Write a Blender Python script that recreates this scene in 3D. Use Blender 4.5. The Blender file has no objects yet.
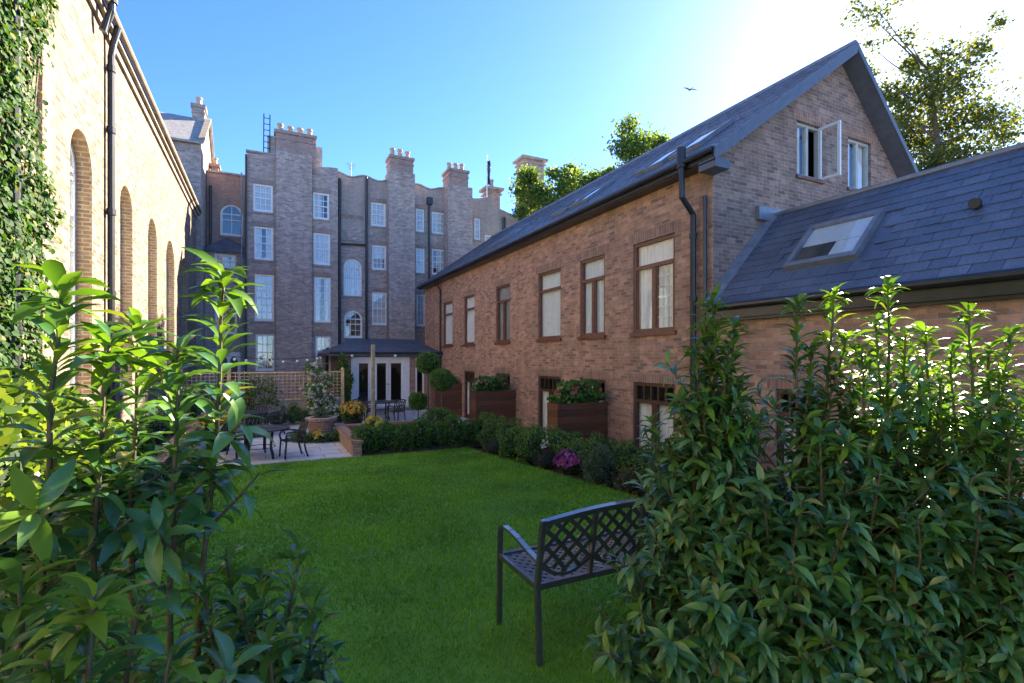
import bpy, math, random
import numpy as np
from mathutils import Vector, Matrix

R = math.radians
rnd = random.Random(11)
nrng = np.random.default_rng(5)
scene = bpy.context.scene
COL = scene.collection

# ------------------------------------------------------------------ camera
F, CX, HY, CZ = 501.0, 512.0, 358.0, 1.9
YAW = R(26.2)
SY, CY = math.sin(YAW), math.cos(YAW)
cam_d = bpy.data.cameras.new('camera')
cam = bpy.data.objects.new('camera', cam_d)
COL.objects.link(cam)
cam.location = (0, 0, CZ)
cam.rotation_euler = (R(90), 0, -YAW)
cam_d.sensor_width = 36
cam_d.lens = F / 1024 * 36
cam_d.shift_y = (HY - 341.5) / 1024
cam_d.clip_start = 0.05
cam_d.clip_end = 3000
scene.camera = cam

# ------------------------------------------------------------------ light
SUN_EL, SUN_AZ = R(28.6), R(63.2)          # azimuth from +Y towards +X
world = bpy.data.worlds.new('World')
scene.world = world
world.use_nodes = True
wn = world.node_tree
sky = wn.nodes.new('ShaderNodeTexSky')
sky.sky_type = 'NISHITA'
sky.sun_disc = False
sky.sun_elevation = SUN_EL
sky.sun_rotation = SUN_AZ
sky.air_density = 0.62
sky.dust_density = 0.15
sky.ozone_density = 4.0
hs_ = wn.nodes.new('ShaderNodeHueSaturation')
hs_.inputs['Hue'].default_value = 0.507
hs_.inputs['Saturation'].default_value = 1.15
wn.links.new(sky.outputs[0], hs_.inputs['Color'])
wn.links.new(hs_.outputs[0], wn.nodes['Background'].inputs[0])
wn.nodes['Background'].inputs[1].default_value = 0.066
sd = bpy.data.lights.new('sun', 'SUN')
sd.energy = 4.1
sd.angle = R(0.5)
sd.color = (1.0, 0.86, 0.66)
sun = bpy.data.objects.new('sun', sd)
COL.objects.link(sun)
to_sun = Vector((math.sin(SUN_AZ) * math.cos(SUN_EL), math.cos(SUN_AZ) * math.cos(SUN_EL), math.sin(SUN_EL)))
sun.rotation_euler = to_sun.to_track_quat('Z', 'Y').to_euler()
sun.location = to_sun * 60
vs = scene.view_settings
vs.view_transform = 'Standard'
vs.look = 'None'
vs.exposure = 3.0
vs.gamma = 1.0
vs.use_curve_mapping = False
scene.cycles.max_bounces = 14
scene.cycles.diffuse_bounces = 8
scene.cycles.transparent_max_bounces = 12

# ------------------------------------------------------------------ helpers
def ray(px, py=HY):
    u = (px - CX) / F
    return (SY + CY * u, CY - SY * u, (HY - py) / F)

def pt(px, py, s):
    d = ray(px, py)
    return Vector((d[0] * s, d[1] * s, CZ + d[2] * s))

def onX(px, X):            # y where the sight line meets the wall x = X
    d = ray(px)
    return X * d[1] / d[0]

def onY(px, Y):            # x where the sight line meets the wall y = Y
    d = ray(px)
    return Y * d[0] / d[1]

def zX(px, py, X):
    d = ray(px, py)
    return CZ + d[2] * X / d[0]

def zY(px, py, Y):
    d = ray(px, py)
    return CZ + d[2] * Y / d[1]

def lawn_z(y):
    return 0.14 - 0.055 * y

def tag(o, label=None, cat=None, group=None, kind=None):
    if label: o['label'] = label
    if cat: o['category'] = cat
    if group: o['group'] = group
    if kind: o['kind'] = kind
    return o

def thing(name, label, cat, loc=(0, 0, 0), rz=0.0, group=None):
    o = bpy.data.objects.new(name, None)
    COL.objects.link(o)
    o.empty_display_size = 0.2
    o.location = loc
    o.rotation_euler = (0, 0, rz)
    return tag(o, label, cat, group)

def dup(root, loc, rz=None, label=None, scale=None):
    r = root.copy(); COL.objects.link(r)
    r.location = loc
    if rz is not None: r.rotation_euler = (0, 0, rz)
    if scale is not None: r.scale = scale
    if label: r['label'] = label
    for ch in list(root.children):
        c = ch.copy(); COL.objects.link(c); c.parent = r
        for g in list(ch.children):
            d = g.copy(); COL.objects.link(d); d.parent = c
    return r

class MB:
    def __init__(self):
        self.v, self.f, self.m = [], [], []

    def poly(self, pts, m=0):
        i = len(self.v)
        self.v.extend([tuple(p) for p in pts])
        self.f.append(tuple(range(i, i + len(pts))))
        self.m.append(m)

    def hexa(self, p, m=0):          # 8 corners: bottom ring 0-3, top ring 4-7
        i = len(self.v)
        self.v.extend([tuple(q) for q in p])
        for f in ((0, 3, 2, 1), (4, 5, 6, 7), (0, 1, 5, 4), (1, 2, 6, 5), (2, 3, 7, 6), (3, 0, 4, 7)):
            self.f.append(tuple(i + k for k in f)); self.m.append(m)

    def box(self, x0, x1, y0, y1, z0, z1, m=0):
        self.hexa([(x0, y0, z0), (x1, y0, z0), (x1, y1, z0), (x0, y1, z0),
                   (x0, y0, z1), (x1, y0, z1), (x1, y1, z1), (x0, y1, z1)], m)

    def bar(self, p, q, w, h, up=(0, 0, 1), m=0):
        p, q = Vector(p), Vector(q)
        a = (q - p).normalized()
        upv = Vector(up)
        s = a.cross(upv)
        if s.length < 1e-4: s = a.cross(Vector((1, 0, 0)))
        s.normalize()
        t = s.cross(a)
        s *= w / 2; t *= h / 2
        self.hexa([p - s - t, p + s - t, q + s - t, q - s - t, p - s + t, p + s + t, q + s + t, q - s + t], m)

    def tube(self, pts, r, n=8, m=0, caps=True):
        pts = [Vector(p) for p in pts]
        rs = r if isinstance(r, (list, tuple)) else [r] * len(pts)
        base = len(self.v)
        ref = Vector((0.31, 0.17, 0.93))
        for k, p in enumerate(pts):
            a = (pts[min(k + 1, len(pts) - 1)] - pts[max(k - 1, 0)]).normalized()
            s = a.cross(ref)
            if s.length < 0.05: s = a.cross(Vector((1, 0, 0)))
            s.normalize(); t = s.cross(a)
            for j in range(n):
                ang = 2 * math.pi * j / n
                self.v.append(tuple(p + (s * math.cos(ang) + t * math.sin(ang)) * rs[k]))
        for k in range(len(pts) - 1):
            for j in range(n):
                a0 = base + k * n + j; a1 = base + k * n + (j + 1) % n
                self.f.append((a0, a1, a1 + n, a0 + n)); self.m.append(m)
        if caps:
            self.f.append(tuple(base + j for j in reversed(range(n)))); self.m.append(m)
            e = base + (len(pts) - 1) * n
            self.f.append(tuple(e + j for j in range(n))); self.m.append(m)

    def lathe(self, c, prof, n=20, m=0, sx=1.0, sy=1.0):
        base = len(self.v)
        for (r, z) in prof:
            for j in range(n):
                a = 2 * math.pi * j / n
                self.v.append((c[0] + sx * r * math.cos(a), c[1] + sy * r * math.sin(a), c[2] + z))
        for k in range(len(prof) - 1):
            for j in range(n):
                a0 = base + k * n + j; a1 = base + k * n + (j + 1) % n
                self.f.append((a0, a1, a1 + n, a0 + n)); self.m.append(m)
        self.f.append(tuple(base + j for j in reversed(range(n)))); self.m.append(m)
        e = base + (len(prof) - 1) * n
        self.f.append(tuple(e + j for j in range(n))); self.m.append(m)

    def ball(self, c, rx, ry, rz, nu=16, nv=10, m=0, rough=0.0, seed=0):
        rr = random.Random(seed)
        base = len(self.v)
        for i in range(nv + 1):
            th = math.pi * i / nv
            for j in range(nu):
                a = 2 * math.pi * j / nu
                k = 1 + rough * (rr.random() - 0.5) * 2
                self.v.append((c[0] + k * rx * math.sin(th) * math.cos(a), c[1] + k * ry * math.sin(th) * math.sin(a), c[2] + k * rz * math.cos(th)))
        for i in range(nv):
            for j in range(nu):
                a0 = base + i * nu + j; a1 = base + i * nu + (j + 1) % nu
                self.f.append((a0, a0 + nu, a1 + nu, a1)); self.m.append(m)

    def build(self, name, mats, parent=None, smooth=False, bevel=0.0):
        me = bpy.data.meshes.new(name)
        me.from_pydata(self.v, [], self.f)
        if not isinstance(mats, (list, tuple)): mats = [mats]
        for mm in mats: me.materials.append(mm)
        me.polygons.foreach_set('material_index', self.m)
        if smooth:
            me.polygons.foreach_set('use_smooth', [True] * len(self.f))
        me.update()
        o = bpy.data.objects.new(name, me)
        COL.objects.link(o)
        if parent: o.parent = parent
        if bevel:
            b = o.modifiers.new('bevel', 'BEVEL'); b.width = bevel; b.segments = 2; b.limit_method = 'ANGLE'
        return o

# ------------------------------------------------------------------ materials
def new_mat(name):
    m = bpy.data.materials.new(name); m.use_nodes = True
    nt = m.node_tree
    return m, nt, nt.nodes['Principled BSDF']

def nd(nt, t, **kw):
    n = nt.nodes.new(t)
    for k, v in kw.items():
        if k.startswith('i_'):
            n.inputs[int(k[2:])].default_value = v
        else:
            setattr(n, k, v)
    return n

def mixc(nt, fac, a, b, blend='MIX'):
    n = nt.nodes.new('ShaderNodeMix'); n.data_type = 'RGBA'; n.blend_type = blend
    for sock, val in ((0, fac), (6, a), (7, b)):
        if hasattr(val, 'is_output'): nt.links.new(val, n.inputs[sock])
        elif sock == 0: n.inputs[0].default_value = val
        else: n.inputs[sock].default_value = (*val, 1)
    return n.outputs[2]

def ramp(nt, src, stops):
    n = nt.nodes.new('ShaderNodeValToRGB')
    el = n.color_ramp.elements
    el[0].position, el[0].color = stops[0][0], (*stops[0][1], 1)
    el[1].position, el[1].color = stops[-1][0], (*stops[-1][1], 1)
    for p, c in stops[1:-1]:
        e = el.new(p); e.color = (*c, 1)
    nt.links.new(src, n.inputs[0])
    return n.outputs[0]

def simple(name, c, rough=0.6, metal=0.0, var=0.15, scale=6.0, bump=0.0, spec=0.5, coat=0.0):
    m, nt, p = new_mat(name)
    g = nd(nt, 'ShaderNodeNewGeometry')
    no = nd(nt, 'ShaderNodeTexNoise'); no.inputs['Scale'].default_value = scale; no.inputs['Detail'].default_value = 6
    nt.links.new(g.outputs['Position'], no.inputs['Vector'])
    lo = tuple(x * (1 - var) for x in c); hi = tuple(min(1, x * (1 + var)) for x in c)
    nt.links.new(ramp(nt, no.outputs[0], [(0.3, lo), (0.7, hi)]), p.inputs['Base Color'])
    p.inputs['Roughness'].default_value = rough
    p.inputs['Metallic'].default_value = metal
    p.inputs['Specular IOR Level'].default_value = spec
    p.inputs['Coat Weight'].default_value = coat
    if bump:
        b = nd(nt, 'ShaderNodeBump'); b.inputs['Strength'].default_value = bump; b.inputs['Distance'].default_value = 0.01
        nt.links.new(no.outputs[0], b.inputs['Height']); nt.links.new(b.outputs[0], p.inputs['Normal'])
    return m

def wall_vec(nt, sz=1.0, swap=False):
    g = nd(nt, 'ShaderNodeNewGeometry')
    sp = nd(nt, 'ShaderNodeSeparateXYZ'); nt.links.new(g.outputs['Position'], sp.inputs[0])
    sn = nd(nt, 'ShaderNodeSeparateXYZ'); nt.links.new(g.outputs['True Normal'], sn.inputs[0])
    def mth(op, a, b=None):
        n = nd(nt, 'ShaderNodeMath', operation=op)
        for k, v in enumerate((a, b)):
            if v is None: continue
            if hasattr(v, 'is_output'): nt.links.new(v, n.inputs[k])
            else: n.inputs[k].default_value = v
        return n.outputs[0]
    ax = mth('ABSOLUTE', sn.outputs[0]); ay = mth('ABSOLUTE', sn.outputs[1])
    gt = mth('GREATER_THAN', ax, ay)
    mx = nd(nt, 'ShaderNodeMix'); mx.data_type = 'FLOAT'
    nt.links.new(gt, mx.inputs[0]); nt.links.new(sp.outputs[0], mx.inputs[2]); nt.links.new(sp.outputs[1], mx.inputs[3])
    z = mth('MULTIPLY', sp.outputs[2], sz)
    cb = nd(nt, 'ShaderNodeCombineXYZ')
    if swap:
        nt.links.new(z, cb.inputs[0]); nt.links.new(mx.outputs[0], cb.inputs[1])
    else:
        nt.links.new(mx.outputs[0], cb.inputs[0]); nt.links.new(z, cb.inputs[1])
    return cb.outputs[0], g.outputs['Position']

def brick(name, c1, c2, mortar, w=0.225, h=0.075, ms=0.009, stain=0.35, stainc=(0.08, 0.07, 0.065), bump=0.6, swap=False, offset=0.5, sz=1.0, speck=None, rough=0.9, dark=None, dfrac=0.16):
    m, nt, p = new_mat(name)
    vec, pos = wall_vec(nt, sz, swap)
    bt = nd(nt, 'ShaderNodeTexBrick', offset=offset)
    bt.inputs['Scale'].default_value = 1.0
    bt.inputs['Brick Width'].default_value = w; bt.inputs['Row Height'].default_value = h
    bt.inputs['Mortar Size'].default_value = ms; bt.inputs['Mortar Smooth'].default_value = 0.3
    bt.inputs['Bias'].default_value = 0.0
    bt.inputs['Color1'].default_value = (*c1, 1); bt.inputs['Color2'].default_value = (*c2, 1); bt.inputs['Mortar'].default_value = (*mortar, 1)
    # wobble the courses slightly
    wob = nd(nt, 'ShaderNodeTexNoise'); wob.inputs['Scale'].default_value = 1.2
    nt.links.new(pos, wob.inputs['Vector'])
    vm = nd(nt, 'ShaderNodeVectorMath', operation='MULTIPLY_ADD')
    nt.links.new(wob.outputs[1], vm.inputs[0]); vm.inputs[1].default_value = (0.02, 0.02, 0); nt.links.new(vec, vm.inputs[2])
    nt.links.new(vm.outputs[0], bt.inputs['Vector'])
    col = bt.outputs[0]
    n1 = nd(nt, 'ShaderNodeTexNoise'); n1.inputs['Scale'].default_value = 9.0; n1.inputs['Detail'].default_value = 5
    nt.links.new(pos, n1.inputs['Vector'])
    v1 = ramp(nt, n1.outputs[0], [(0.3, (0.80, 0.80, 0.80)), (0.7, (1.18, 1.16, 1.15))])
    col = mixc(nt, 0.9, col, v1, 'MULTIPLY')
    n2 = nd(nt, 'ShaderNodeTexNoise'); n2.inputs['Scale'].default_value = 0.45; n2.inputs['Detail'].default_value = 7; n2.inputs['Roughness'].default_value = 0.65
    nt.links.new(pos, n2.inputs['Vector'])
    f2 = ramp(nt, n2.outputs[0], [(0.42, (0, 0, 0)), (0.72, (stain, stain, stain))])
    col = mixc(nt, f2, col, stainc)
    # rain streaks running down the wall
    st_ = nd(nt, 'ShaderNodeVectorMath', operation='MULTIPLY'); nt.links.new(vec, st_.inputs[0])
    st_.inputs[1].default_value = (0.22, 2.2, 1) if swap else (2.2, 0.22, 1)
    n5 = nd(nt, 'ShaderNodeTexNoise'); n5.inputs['Scale'].default_value = 1.0; n5.inputs['Detail'].default_value = 6; n5.inputs['Roughness'].default_value = 0.6
    nt.links.new(st_.outputs[0], n5.inputs['Vector'])
    col = mixc(nt, 1.0, col, ramp(nt, n5.outputs[0], [(0.34, (0.86, 0.855, 0.85)), (0.55, (1.0, 1.0, 1.0)), (0.72, (1.06, 1.055, 1.05))]), 'MULTIPLY')
    if speck:
        n3 = nd(nt, 'ShaderNodeTexNoise'); n3.inputs['Scale'].default_value = 3.3; n3.inputs['Detail'].default_value = 4
        nt.links.new(vec, n3.inputs['Vector'])
        f3 = ramp(nt, n3.outputs[0], [(0.60, (0, 0, 0)), (0.72, (0.6, 0.6, 0.6))])
        col = mixc(nt, f3, col, speck)
    if dark:
        # every brick gets its own tone; a few are over-burnt and dark
        s2 = nd(nt, 'ShaderNodeSeparateXYZ'); nt.links.new(vm.outputs[0], s2.inputs[0])
        def mt(op, x, y=None):
            n_ = nd(nt, 'ShaderNodeMath', operation=op)
            for k_, v_ in enumerate((x, y)):
                if v_ is None: continue
                if hasattr(v_, 'is_output'): nt.links.new(v_, n_.inputs[k_])
                else: n_.inputs[k_].default_value = v_
            return n_.outputs[0]
        row = mt('FLOOR', mt('DIVIDE', s2.outputs[1], h))
        par = mt('MULTIPLY', mt('FRACT', mt('MULTIPLY', row, 0.5)), 2.0)
        bn = mt('FLOOR', mt('ADD', mt('DIVIDE', s2.outputs[0], w), mt('MULTIPLY', mt('SUBTRACT', 1.0, par), 0.5)))
        cb_ = nd(nt, 'ShaderNodeCombineXYZ'); nt.links.new(bn, cb_.inputs[0]); nt.links.new(row, cb_.inputs[1])
        wn_ = nd(nt, 'ShaderNodeTexWhiteNoise', noise_dimensions='2D'); nt.links.new(cb_.outputs[0], wn_.inputs[0])
        f4 = ramp(nt, wn_.outputs[0], [(1 - dfrac, (0, 0, 0)), (min(1, 1 - dfrac * .2), (0.75, 0.75, 0.75))])
        fm_ = mt('MULTIPLY', f4, mt('SUBTRACT', 1.0, bt.outputs[1]))
        tone_ = ramp(nt, wn_.outputs[0], [(0.0, (1.22, 1.20, 1.17)), (0.5, (0.95, 0.95, 0.95)), (0.85, (0.85, 0.85, 0.86))])
        col = mixc(nt, 0.9, col, tone_, 'MULTIPLY')
        col = mixc(nt, fm_, col, dark)
    nt.links.new(col, p.inputs['Base Color'])
    p.inputs['Roughness'].default_value = rough
    p.inputs['Specular IOR Level'].default_value = 0.25
    inv = nd(nt, 'ShaderNodeMath', operation='MULTIPLY_ADD'); nt.links.new(bt.outputs[1], inv.inputs[0]); inv.inputs[1].default_value = -1.0
    n4 = nd(nt, 'ShaderNodeMath', operation='MULTIPLY'); nt.links.new(n1.outputs[0], n4.inputs[0]); n4.inputs[1].default_value = 0.8
    nt.links.new(n4.outputs[0], inv.inputs[2])
    b = nd(nt, 'ShaderNodeBump'); b.inputs['Strength'].default_value = bump; b.inputs['Distance'].default_value = 0.012
    nt.links.new(inv.outputs[0], b.inputs['Height']); nt.links.new(b.outputs[0], p.inputs['Normal'])
    return m

def leafmat(name, stops, trans=0.35, rough=0.35, spec=0.5, tcol=None, back=None):
    m, nt, p = new_mat(name)
    g = nd(nt, 'ShaderNodeNewGeometry')
    c = ramp(nt, g.outputs['Random Per Island'], stops)
    if back:
        c2 = mixc(nt, g.outputs['Backfacing'], c, back)
    else: c2 = c
    nt.links.new(c2, p.inputs['Base Color'])
    p.inputs['Roughness'].default_value = rough
    p.inputs['Specular IOR Level'].default_value = spec
    if trans:
        tr = nd(nt, 'ShaderNodeBsdfTranslucent')
        tc = mixc(nt, 1.0, c, tcol or (1.6, 1.5, 0.5), 'MULTIPLY')
        nt.links.new(tc, tr.inputs[0])
        ms = nd(nt, 'ShaderNodeMixShader'); ms.inputs[0].default_value = trans
        nt.links.new(p.outputs[0], ms.inputs[1]); nt.links.new(tr.outputs[0], ms.inputs[2])
        nt.links.new(ms.outputs[0], nt.nodes['Material Output'].inputs[0])
    return m

def islandmat(name, stops, rough=0.5, spec=0.5, bump=0.3, scale=30):
    m, nt, p = new_mat(name)
    g = nd(nt, 'ShaderNodeNewGeometry')
    c = ramp(nt, g.outputs['Random Per Island'], stops)
    no = nd(nt, 'ShaderNodeTexNoise'); no.inputs['Scale'].default_value = scale; no.inputs['Detail'].default_value = 6
    nt.links.new(g.outputs['Position'], no.inputs['Vector'])
    v = ramp(nt, no.outputs[0], [(0.3, (0.75, 0.75, 0.75)), (0.7, (1.2, 1.2, 1.2))])
    cc = mixc(nt, 1.0, c, v, 'MULTIPLY')
    li = nd(nt, 'ShaderNodeTexNoise'); li.inputs['Scale'].default_value = 5.5; li.inputs['Detail'].default_value = 9; li.inputs['Roughness'].default_value = 0.7
    nt.links.new(g.outputs['Position'], li.inputs['Vector'])
    cc = mixc(nt, ramp(nt, li.outputs[0], [(0.60, (0, 0, 0)), (0.74, (0.55, 0.55, 0.55))]), cc, (0.17, 0.18, 0.155))
    lg = nd(nt, 'ShaderNodeTexNoise'); lg.inputs['Scale'].default_value = 0.8; lg.inputs['Detail'].default_value = 4
    nt.links.new(g.outputs['Position'], lg.inputs['Vector'])
    cc = mixc(nt, 1.0, cc, ramp(nt, lg.outputs[0], [(0.3, (0.72, 0.72, 0.74)), (0.7, (1.18, 1.18, 1.16))]), 'MULTIPLY')
    nt.links.new(cc, p.inputs['Base Color'])
    p.inputs['Roughness'].default_value = rough; p.inputs['Specular IOR Level'].default_value = spec
    b = nd(nt, 'ShaderNodeBump'); b.inputs['Strength'].default_value = bump; b.inputs['Distance'].default_value = 0.004
    nt.links.new(no.outputs[0], b.inputs['Height']); nt.links.new(b.outputs[0], p.inputs['Normal'])
    return m

def glassmat(name, tint=(0.9, 0.93, 0.92), base=0.16):
    m = bpy.data.materials.new(name); m.use_nodes = True
    nt = m.node_tree; nt.nodes.clear()
    out = nd(nt, 'ShaderNodeOutputMaterial')
    tr = nd(nt, 'ShaderNodeBsdfTransparent'); tr.inputs[0].default_value = (*tint, 1)
    gl = nd(nt, 'ShaderNodeBsdfGlossy'); gl.inputs['Roughness'].default_value = 0.015
    g = nd(nt, 'ShaderNodeNewGeometry')
    no = nd(nt, 'ShaderNodeTexNoise'); no.inputs['Scale'].default_value = 1.7
    nt.links.new(g.outputs['Position'], no.inputs['Vector'])
    b = nd(nt, 'ShaderNodeBump'); b.inputs['Strength'].default_value = 0.06; b.inputs['Distance'].default_value = 0.05
    nt.links.new(no.outputs[0], b.inputs['Height']); nt.links.new(b.outputs[0], gl.inputs['Normal'])
    dp = nd(nt, 'ShaderNodeVectorMath', operation='DOT_PRODUCT'); nt.links.new(g.outputs['Incoming'], dp.inputs[0]); nt.links.new(g.outputs['Normal'], dp.inputs[1])
    ab = nd(nt, 'ShaderNodeMath', operation='ABSOLUTE'); nt.links.new(dp.outputs['Value'], ab.inputs[0])
    om = nd(nt, 'ShaderNodeMath', operation='SUBTRACT', use_clamp=True); om.inputs[0].default_value = 1.0; nt.links.new(ab.outputs[0], om.inputs[1])
    pw_ = nd(nt, 'ShaderNodeMath', operation='POWER'); nt.links.new(om.outputs[0], pw_.inputs[0]); pw_.inputs[1].default_value = 5.0
    ad = nd(nt, 'ShaderNodeMath', operation='MULTIPLY_ADD', use_clamp=True); nt.links.new(pw_.outputs[0], ad.inputs[0]); ad.inputs[1].default_value = 1.0 - base; ad.inputs[2].default_value = base
    ms = nd(nt, 'ShaderNodeMixShader')
    nt.links.new(ad.outputs[0], ms.inputs[0]); nt.links.new(tr.outputs[0], ms.inputs[1]); nt.links.new(gl.outputs[0], ms.inputs[2])
    nt.links.new(ms.outputs[0], out.inputs[0])
    return m

M = {}
M['hall'] = brick('hall_brick', (0.265, 0.21, 0.155), (0.195, 0.15, 0.108), (0.265, 0.225, 0.18), ms=0.012, stain=0.45, stainc=(0.14, 0.105, 0.075), bump=0.9, dark=(0.085, 0.062, 0.047), dfrac=0.38, speck=(0.33, 0.29, 0.23))
M['hall_reveal'] = brick('hall_reveal_brick', (0.34, 0.22, 0.12), (0.24, 0.15, 0.08), (0.42, 0.34, 0.25), ms=0.014)
M['mews'] = brick('mews_brick', (0.54, 0.305, 0.20), (0.43, 0.225, 0.14), (0.42, 0.35, 0.29), ms=0.009, stain=0.22, stainc=(0.22, 0.16, 0.125), bump=0.8, dark=(0.20, 0.125, 0.10))
M['mews_soldier'] = brick('mews_soldier_brick', (0.42, 0.235, 0.165), (0.30, 0.165, 0.115), (0.40, 0.33, 0.27), swap=True, offset=0.0)
M['gable'] = brick('gable_brick', (0.36, 0.245, 0.19), (0.25, 0.165, 0.13), (0.36, 0.31, 0.27), stain=0.3, stainc=(0.18, 0.14, 0.12), dark=(0.15, 0.105, 0.09))
M['town'] = brick('townhouse_brick', (0.46, 0.365, 0.315), (0.36, 0.28, 0.24), (0.43, 0.365, 0.325), stain=0.35, stainc=(0.29, 0.25, 0.24), dark=(0.22, 0.18, 0.17), bump=0.4)
M['town_red'] = brick('townhouse_red_brick', (0.40, 0.27, 0.23), (0.31, 0.20, 0.165), (0.38, 0.32, 0.29), stain=0.5, stainc=(0.23, 0.17, 0.15), bump=0.4)
M['town_pale'] = brick('townhouse_pale_brick', (0.45, 0.385, 0.33), (0.38, 0.31, 0.27), (0.42, 0.37, 0.34), stain=0.4, stainc=(0.29, 0.24, 0.22), bump=0.4)
M['town_soldier'] = brick('townhouse_arch_brick', (0.40, 0.28, 0.235), (0.30, 0.21, 0.18), (0.40, 0.35, 0.32), swap=True, offset=0.0)
M['garden_brick'] = brick('garden_wall_brick', (0.40, 0.235, 0.17), (0.31, 0.17, 0.12), (0.40, 0.35, 0.30), stain=0.2, stainc=(0.2, .15, .12))
M['stone'] = simple('pale_stone', (0.42, 0.39, 0.34), 0.85, var=0.25, bump=0.3)
M['coping'] = simple('coping_stone', (0.27, 0.22, 0.17), 0.85, var=0.25, scale=3, bump=0.3)
M['granite'] = simple('grey_granite', (0.30, 0.28, 0.26), 0.85, var=0.3, bump=0.3)
M['slate'] = islandmat('roof_slate', [(0.0, (0.085, 0.105, 0.145)), (0.5, (0.10, 0.125, 0.17)), (1.0, (0.125, 0.15, 0.195))], rough=0.42, spec=0.5)
M['slate_flat'] = brick('slate_courses', (0.15, 0.165, 0.195), (0.11, 0.12, 0.145), (0.05, 0.05, 0.06), w=0.32, h=0.14, ms=0.008, stain=0.2, stainc=(0.12, 0.12, 0.12), rough=0.5)
M['lead'] = simple('lead_flashing', (0.22, 0.235, 0.26), 0.5, metal=0.3, var=0.2)
M['barge'] = simple('grey_painted_board', (0.10, 0.115, 0.14), 0.45, var=0.15)
M['iron'] = simple('black_cast_iron', (0.022, 0.023, 0.026), 0.38, var=0.3, spec=0.6)
M['bench'] = simple('dark_bronze_metal', (0.045, 0.045, 0.052), 0.30, var=0.3, spec=1.0, coat=1.0)
M['white'] = simple('white_paint', (0.78, 0.78, 0.75), 0.45, var=0.06)
M['brown'] = simple('brown_stained_wood', (0.17, 0.065, 0.036), 0.45, var=0.25, scale=14)
M['door_wood'] = simple('dark_stained_door', (0.085, 0.038, 0.022), 0.4, var=0.25, scale=14)
M['sash_grey'] = simple('pale_window_frame', (0.42, 0.45, 0.42), 0.5, var=0.1)
M['glass'] = glassmat('window_glass')
M['glass_mews'] = glassmat('clear_window_glass', base=0.08)
M['glass_dark'] = glassmat('skylight_glass', (0.8, 0.86, 0.88), 0.14)
M['curtain'] = simple('net_curtain', (0.85, 0.84, 0.80), 0.9, var=0.05)
M['curtain_town'] = simple('dim_net_curtain', (0.60, 0.60, 0.59), 0.9, var=0.12, scale=2.5)
M['curtain_grey'] = simple('grey_curtain', (0.36, 0.35, 0.32), 0.9, var=0.1)
M['room'] = simple('cream_room_wall', (0.55, 0.50, 0.43), 0.9)
M['dark_room'] = simple('dim_room_wall', (0.10, 0.085, 0.07), 0.9)  # darkness of the rooms put into the wall colour
M['trellis'] = simple('trellis_softwood', (0.72, 0.48, 0.26), 0.7, var=0.25, scale=10)
M['pale_wood'] = simple('weathered_post_wood', (0.36, 0.30, 0.20), 0.75, var=0.25, scale=10)
M['soil'] = simple('dark_soil', (0.035, 0.026, 0.02), 0.95, var=0.5, scale=18, bump=1.0)
M['gravel'] = simple('ground_earth', (0.12, 0.11, 0.09), 0.95, var=0.3, scale=2, bump=0.4)
M['terracotta'] = simple('clay_chimney_pot', (0.42, 0.33, 0.25), 0.8, var=0.2)
M['black_pot'] = simple('black_planter', (0.02, 0.02, 0.022), 0.45)
M['bark'] = simple('bark', (0.10, 0.075, 0.05), 0.9, var=0.4, scale=12, bump=0.7)
M['stem'] = simple('laurel_stem', (0.10, 0.075, 0.04), 0.7, var=0.4, scale=25, bump=0.4)
M['bulb'] = simple('frosted_bulb', (0.82, 0.82, 0.80), 0.25, var=0.03)
M['cable'] = simple('black_cable', (0.02, 0.02, 0.02), 0.6)
M['flag'] = simple('dark_flag', (0.05, 0.06, 0.09), 0.8)
M['bird'] = simple('bird_feathers', (0.10, 0.10, 0.11), 0.8)

def plankmat(name, c, board=0.145):
    m, nt, p = new_mat(name)
    g = nd(nt, 'ShaderNodeNewGeometry')
    mp = nd(nt, 'ShaderNodeMapping'); mp.inputs['Scale'].default_value = (1.2, 3, 34)
    nt.links.new(g.outputs['Position'], mp.inputs[0])
    no = nd(nt, 'ShaderNodeTexNoise'); no.inputs['Scale'].default_value = 1.5; no.inputs['Detail'].default_value = 6
    nt.links.new(mp.outputs[0], no.inputs['Vector'])
    lo = tuple(x * 0.6 for x in c); hi = tuple(x * 1.35 for x in c)
    c0 = ramp(nt, no.outputs[0], [(0.3, lo), (0.7, hi)])
    tone = ramp(nt, g.outputs['Random Per Island'], [(0, (0.75, 0.75, 0.75)), (1, (1.2, 1.2, 1.2))])
    nt.links.new(mixc(nt, 1.0, c0, tone, 'MULTIPLY'), p.inputs['Base Color'])
    p.inputs['Roughness'].default_value = 0.45
    return m
M['plank'] = plankmat('stained_planks', (0.15, 0.062, 0.030))

# leaves
M['laurel'] = leafmat('laurel_leaf', [(0, (0.028, 0.085, 0.03)), (0.35, (0.05, 0.145, 0.042)), (0.7, (0.085, 0.205, 0.055)), (0.93, (0.13, 0.26, 0.06)), (1, (0.24, 0.25, 0.06))], 0.25, 0.30, 0.5, (1.9, 1.7, 0.35), back=(0.07, 0.13, 0.055))
M['laurel_young'] = leafmat('young_laurel_leaf', [(0, (0.05, 0.14, 0.022)), (0.5, (0.09, 0.21, 0.028)), (1, (0.15, 0.27, 0.035))], 0.42, 0.55, 0.12, (1.7, 1.4, 0.4), back=(0.17, 0.28, 0.06))
M['box'] = leafmat('box_leaf', [(0, (0.04, 0.11, 0.025)), (0.6, (0.09, 0.205, 0.04)), (1, (0.18, 0.30, 0.055))], 0.25, 0.45, 0.4)
M['box_core'] = simple('box_dark_core', (0.012, 0.028, 0.012), 0.95, var=0.4)  # near-black green for the solid ball inside each bush
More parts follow.
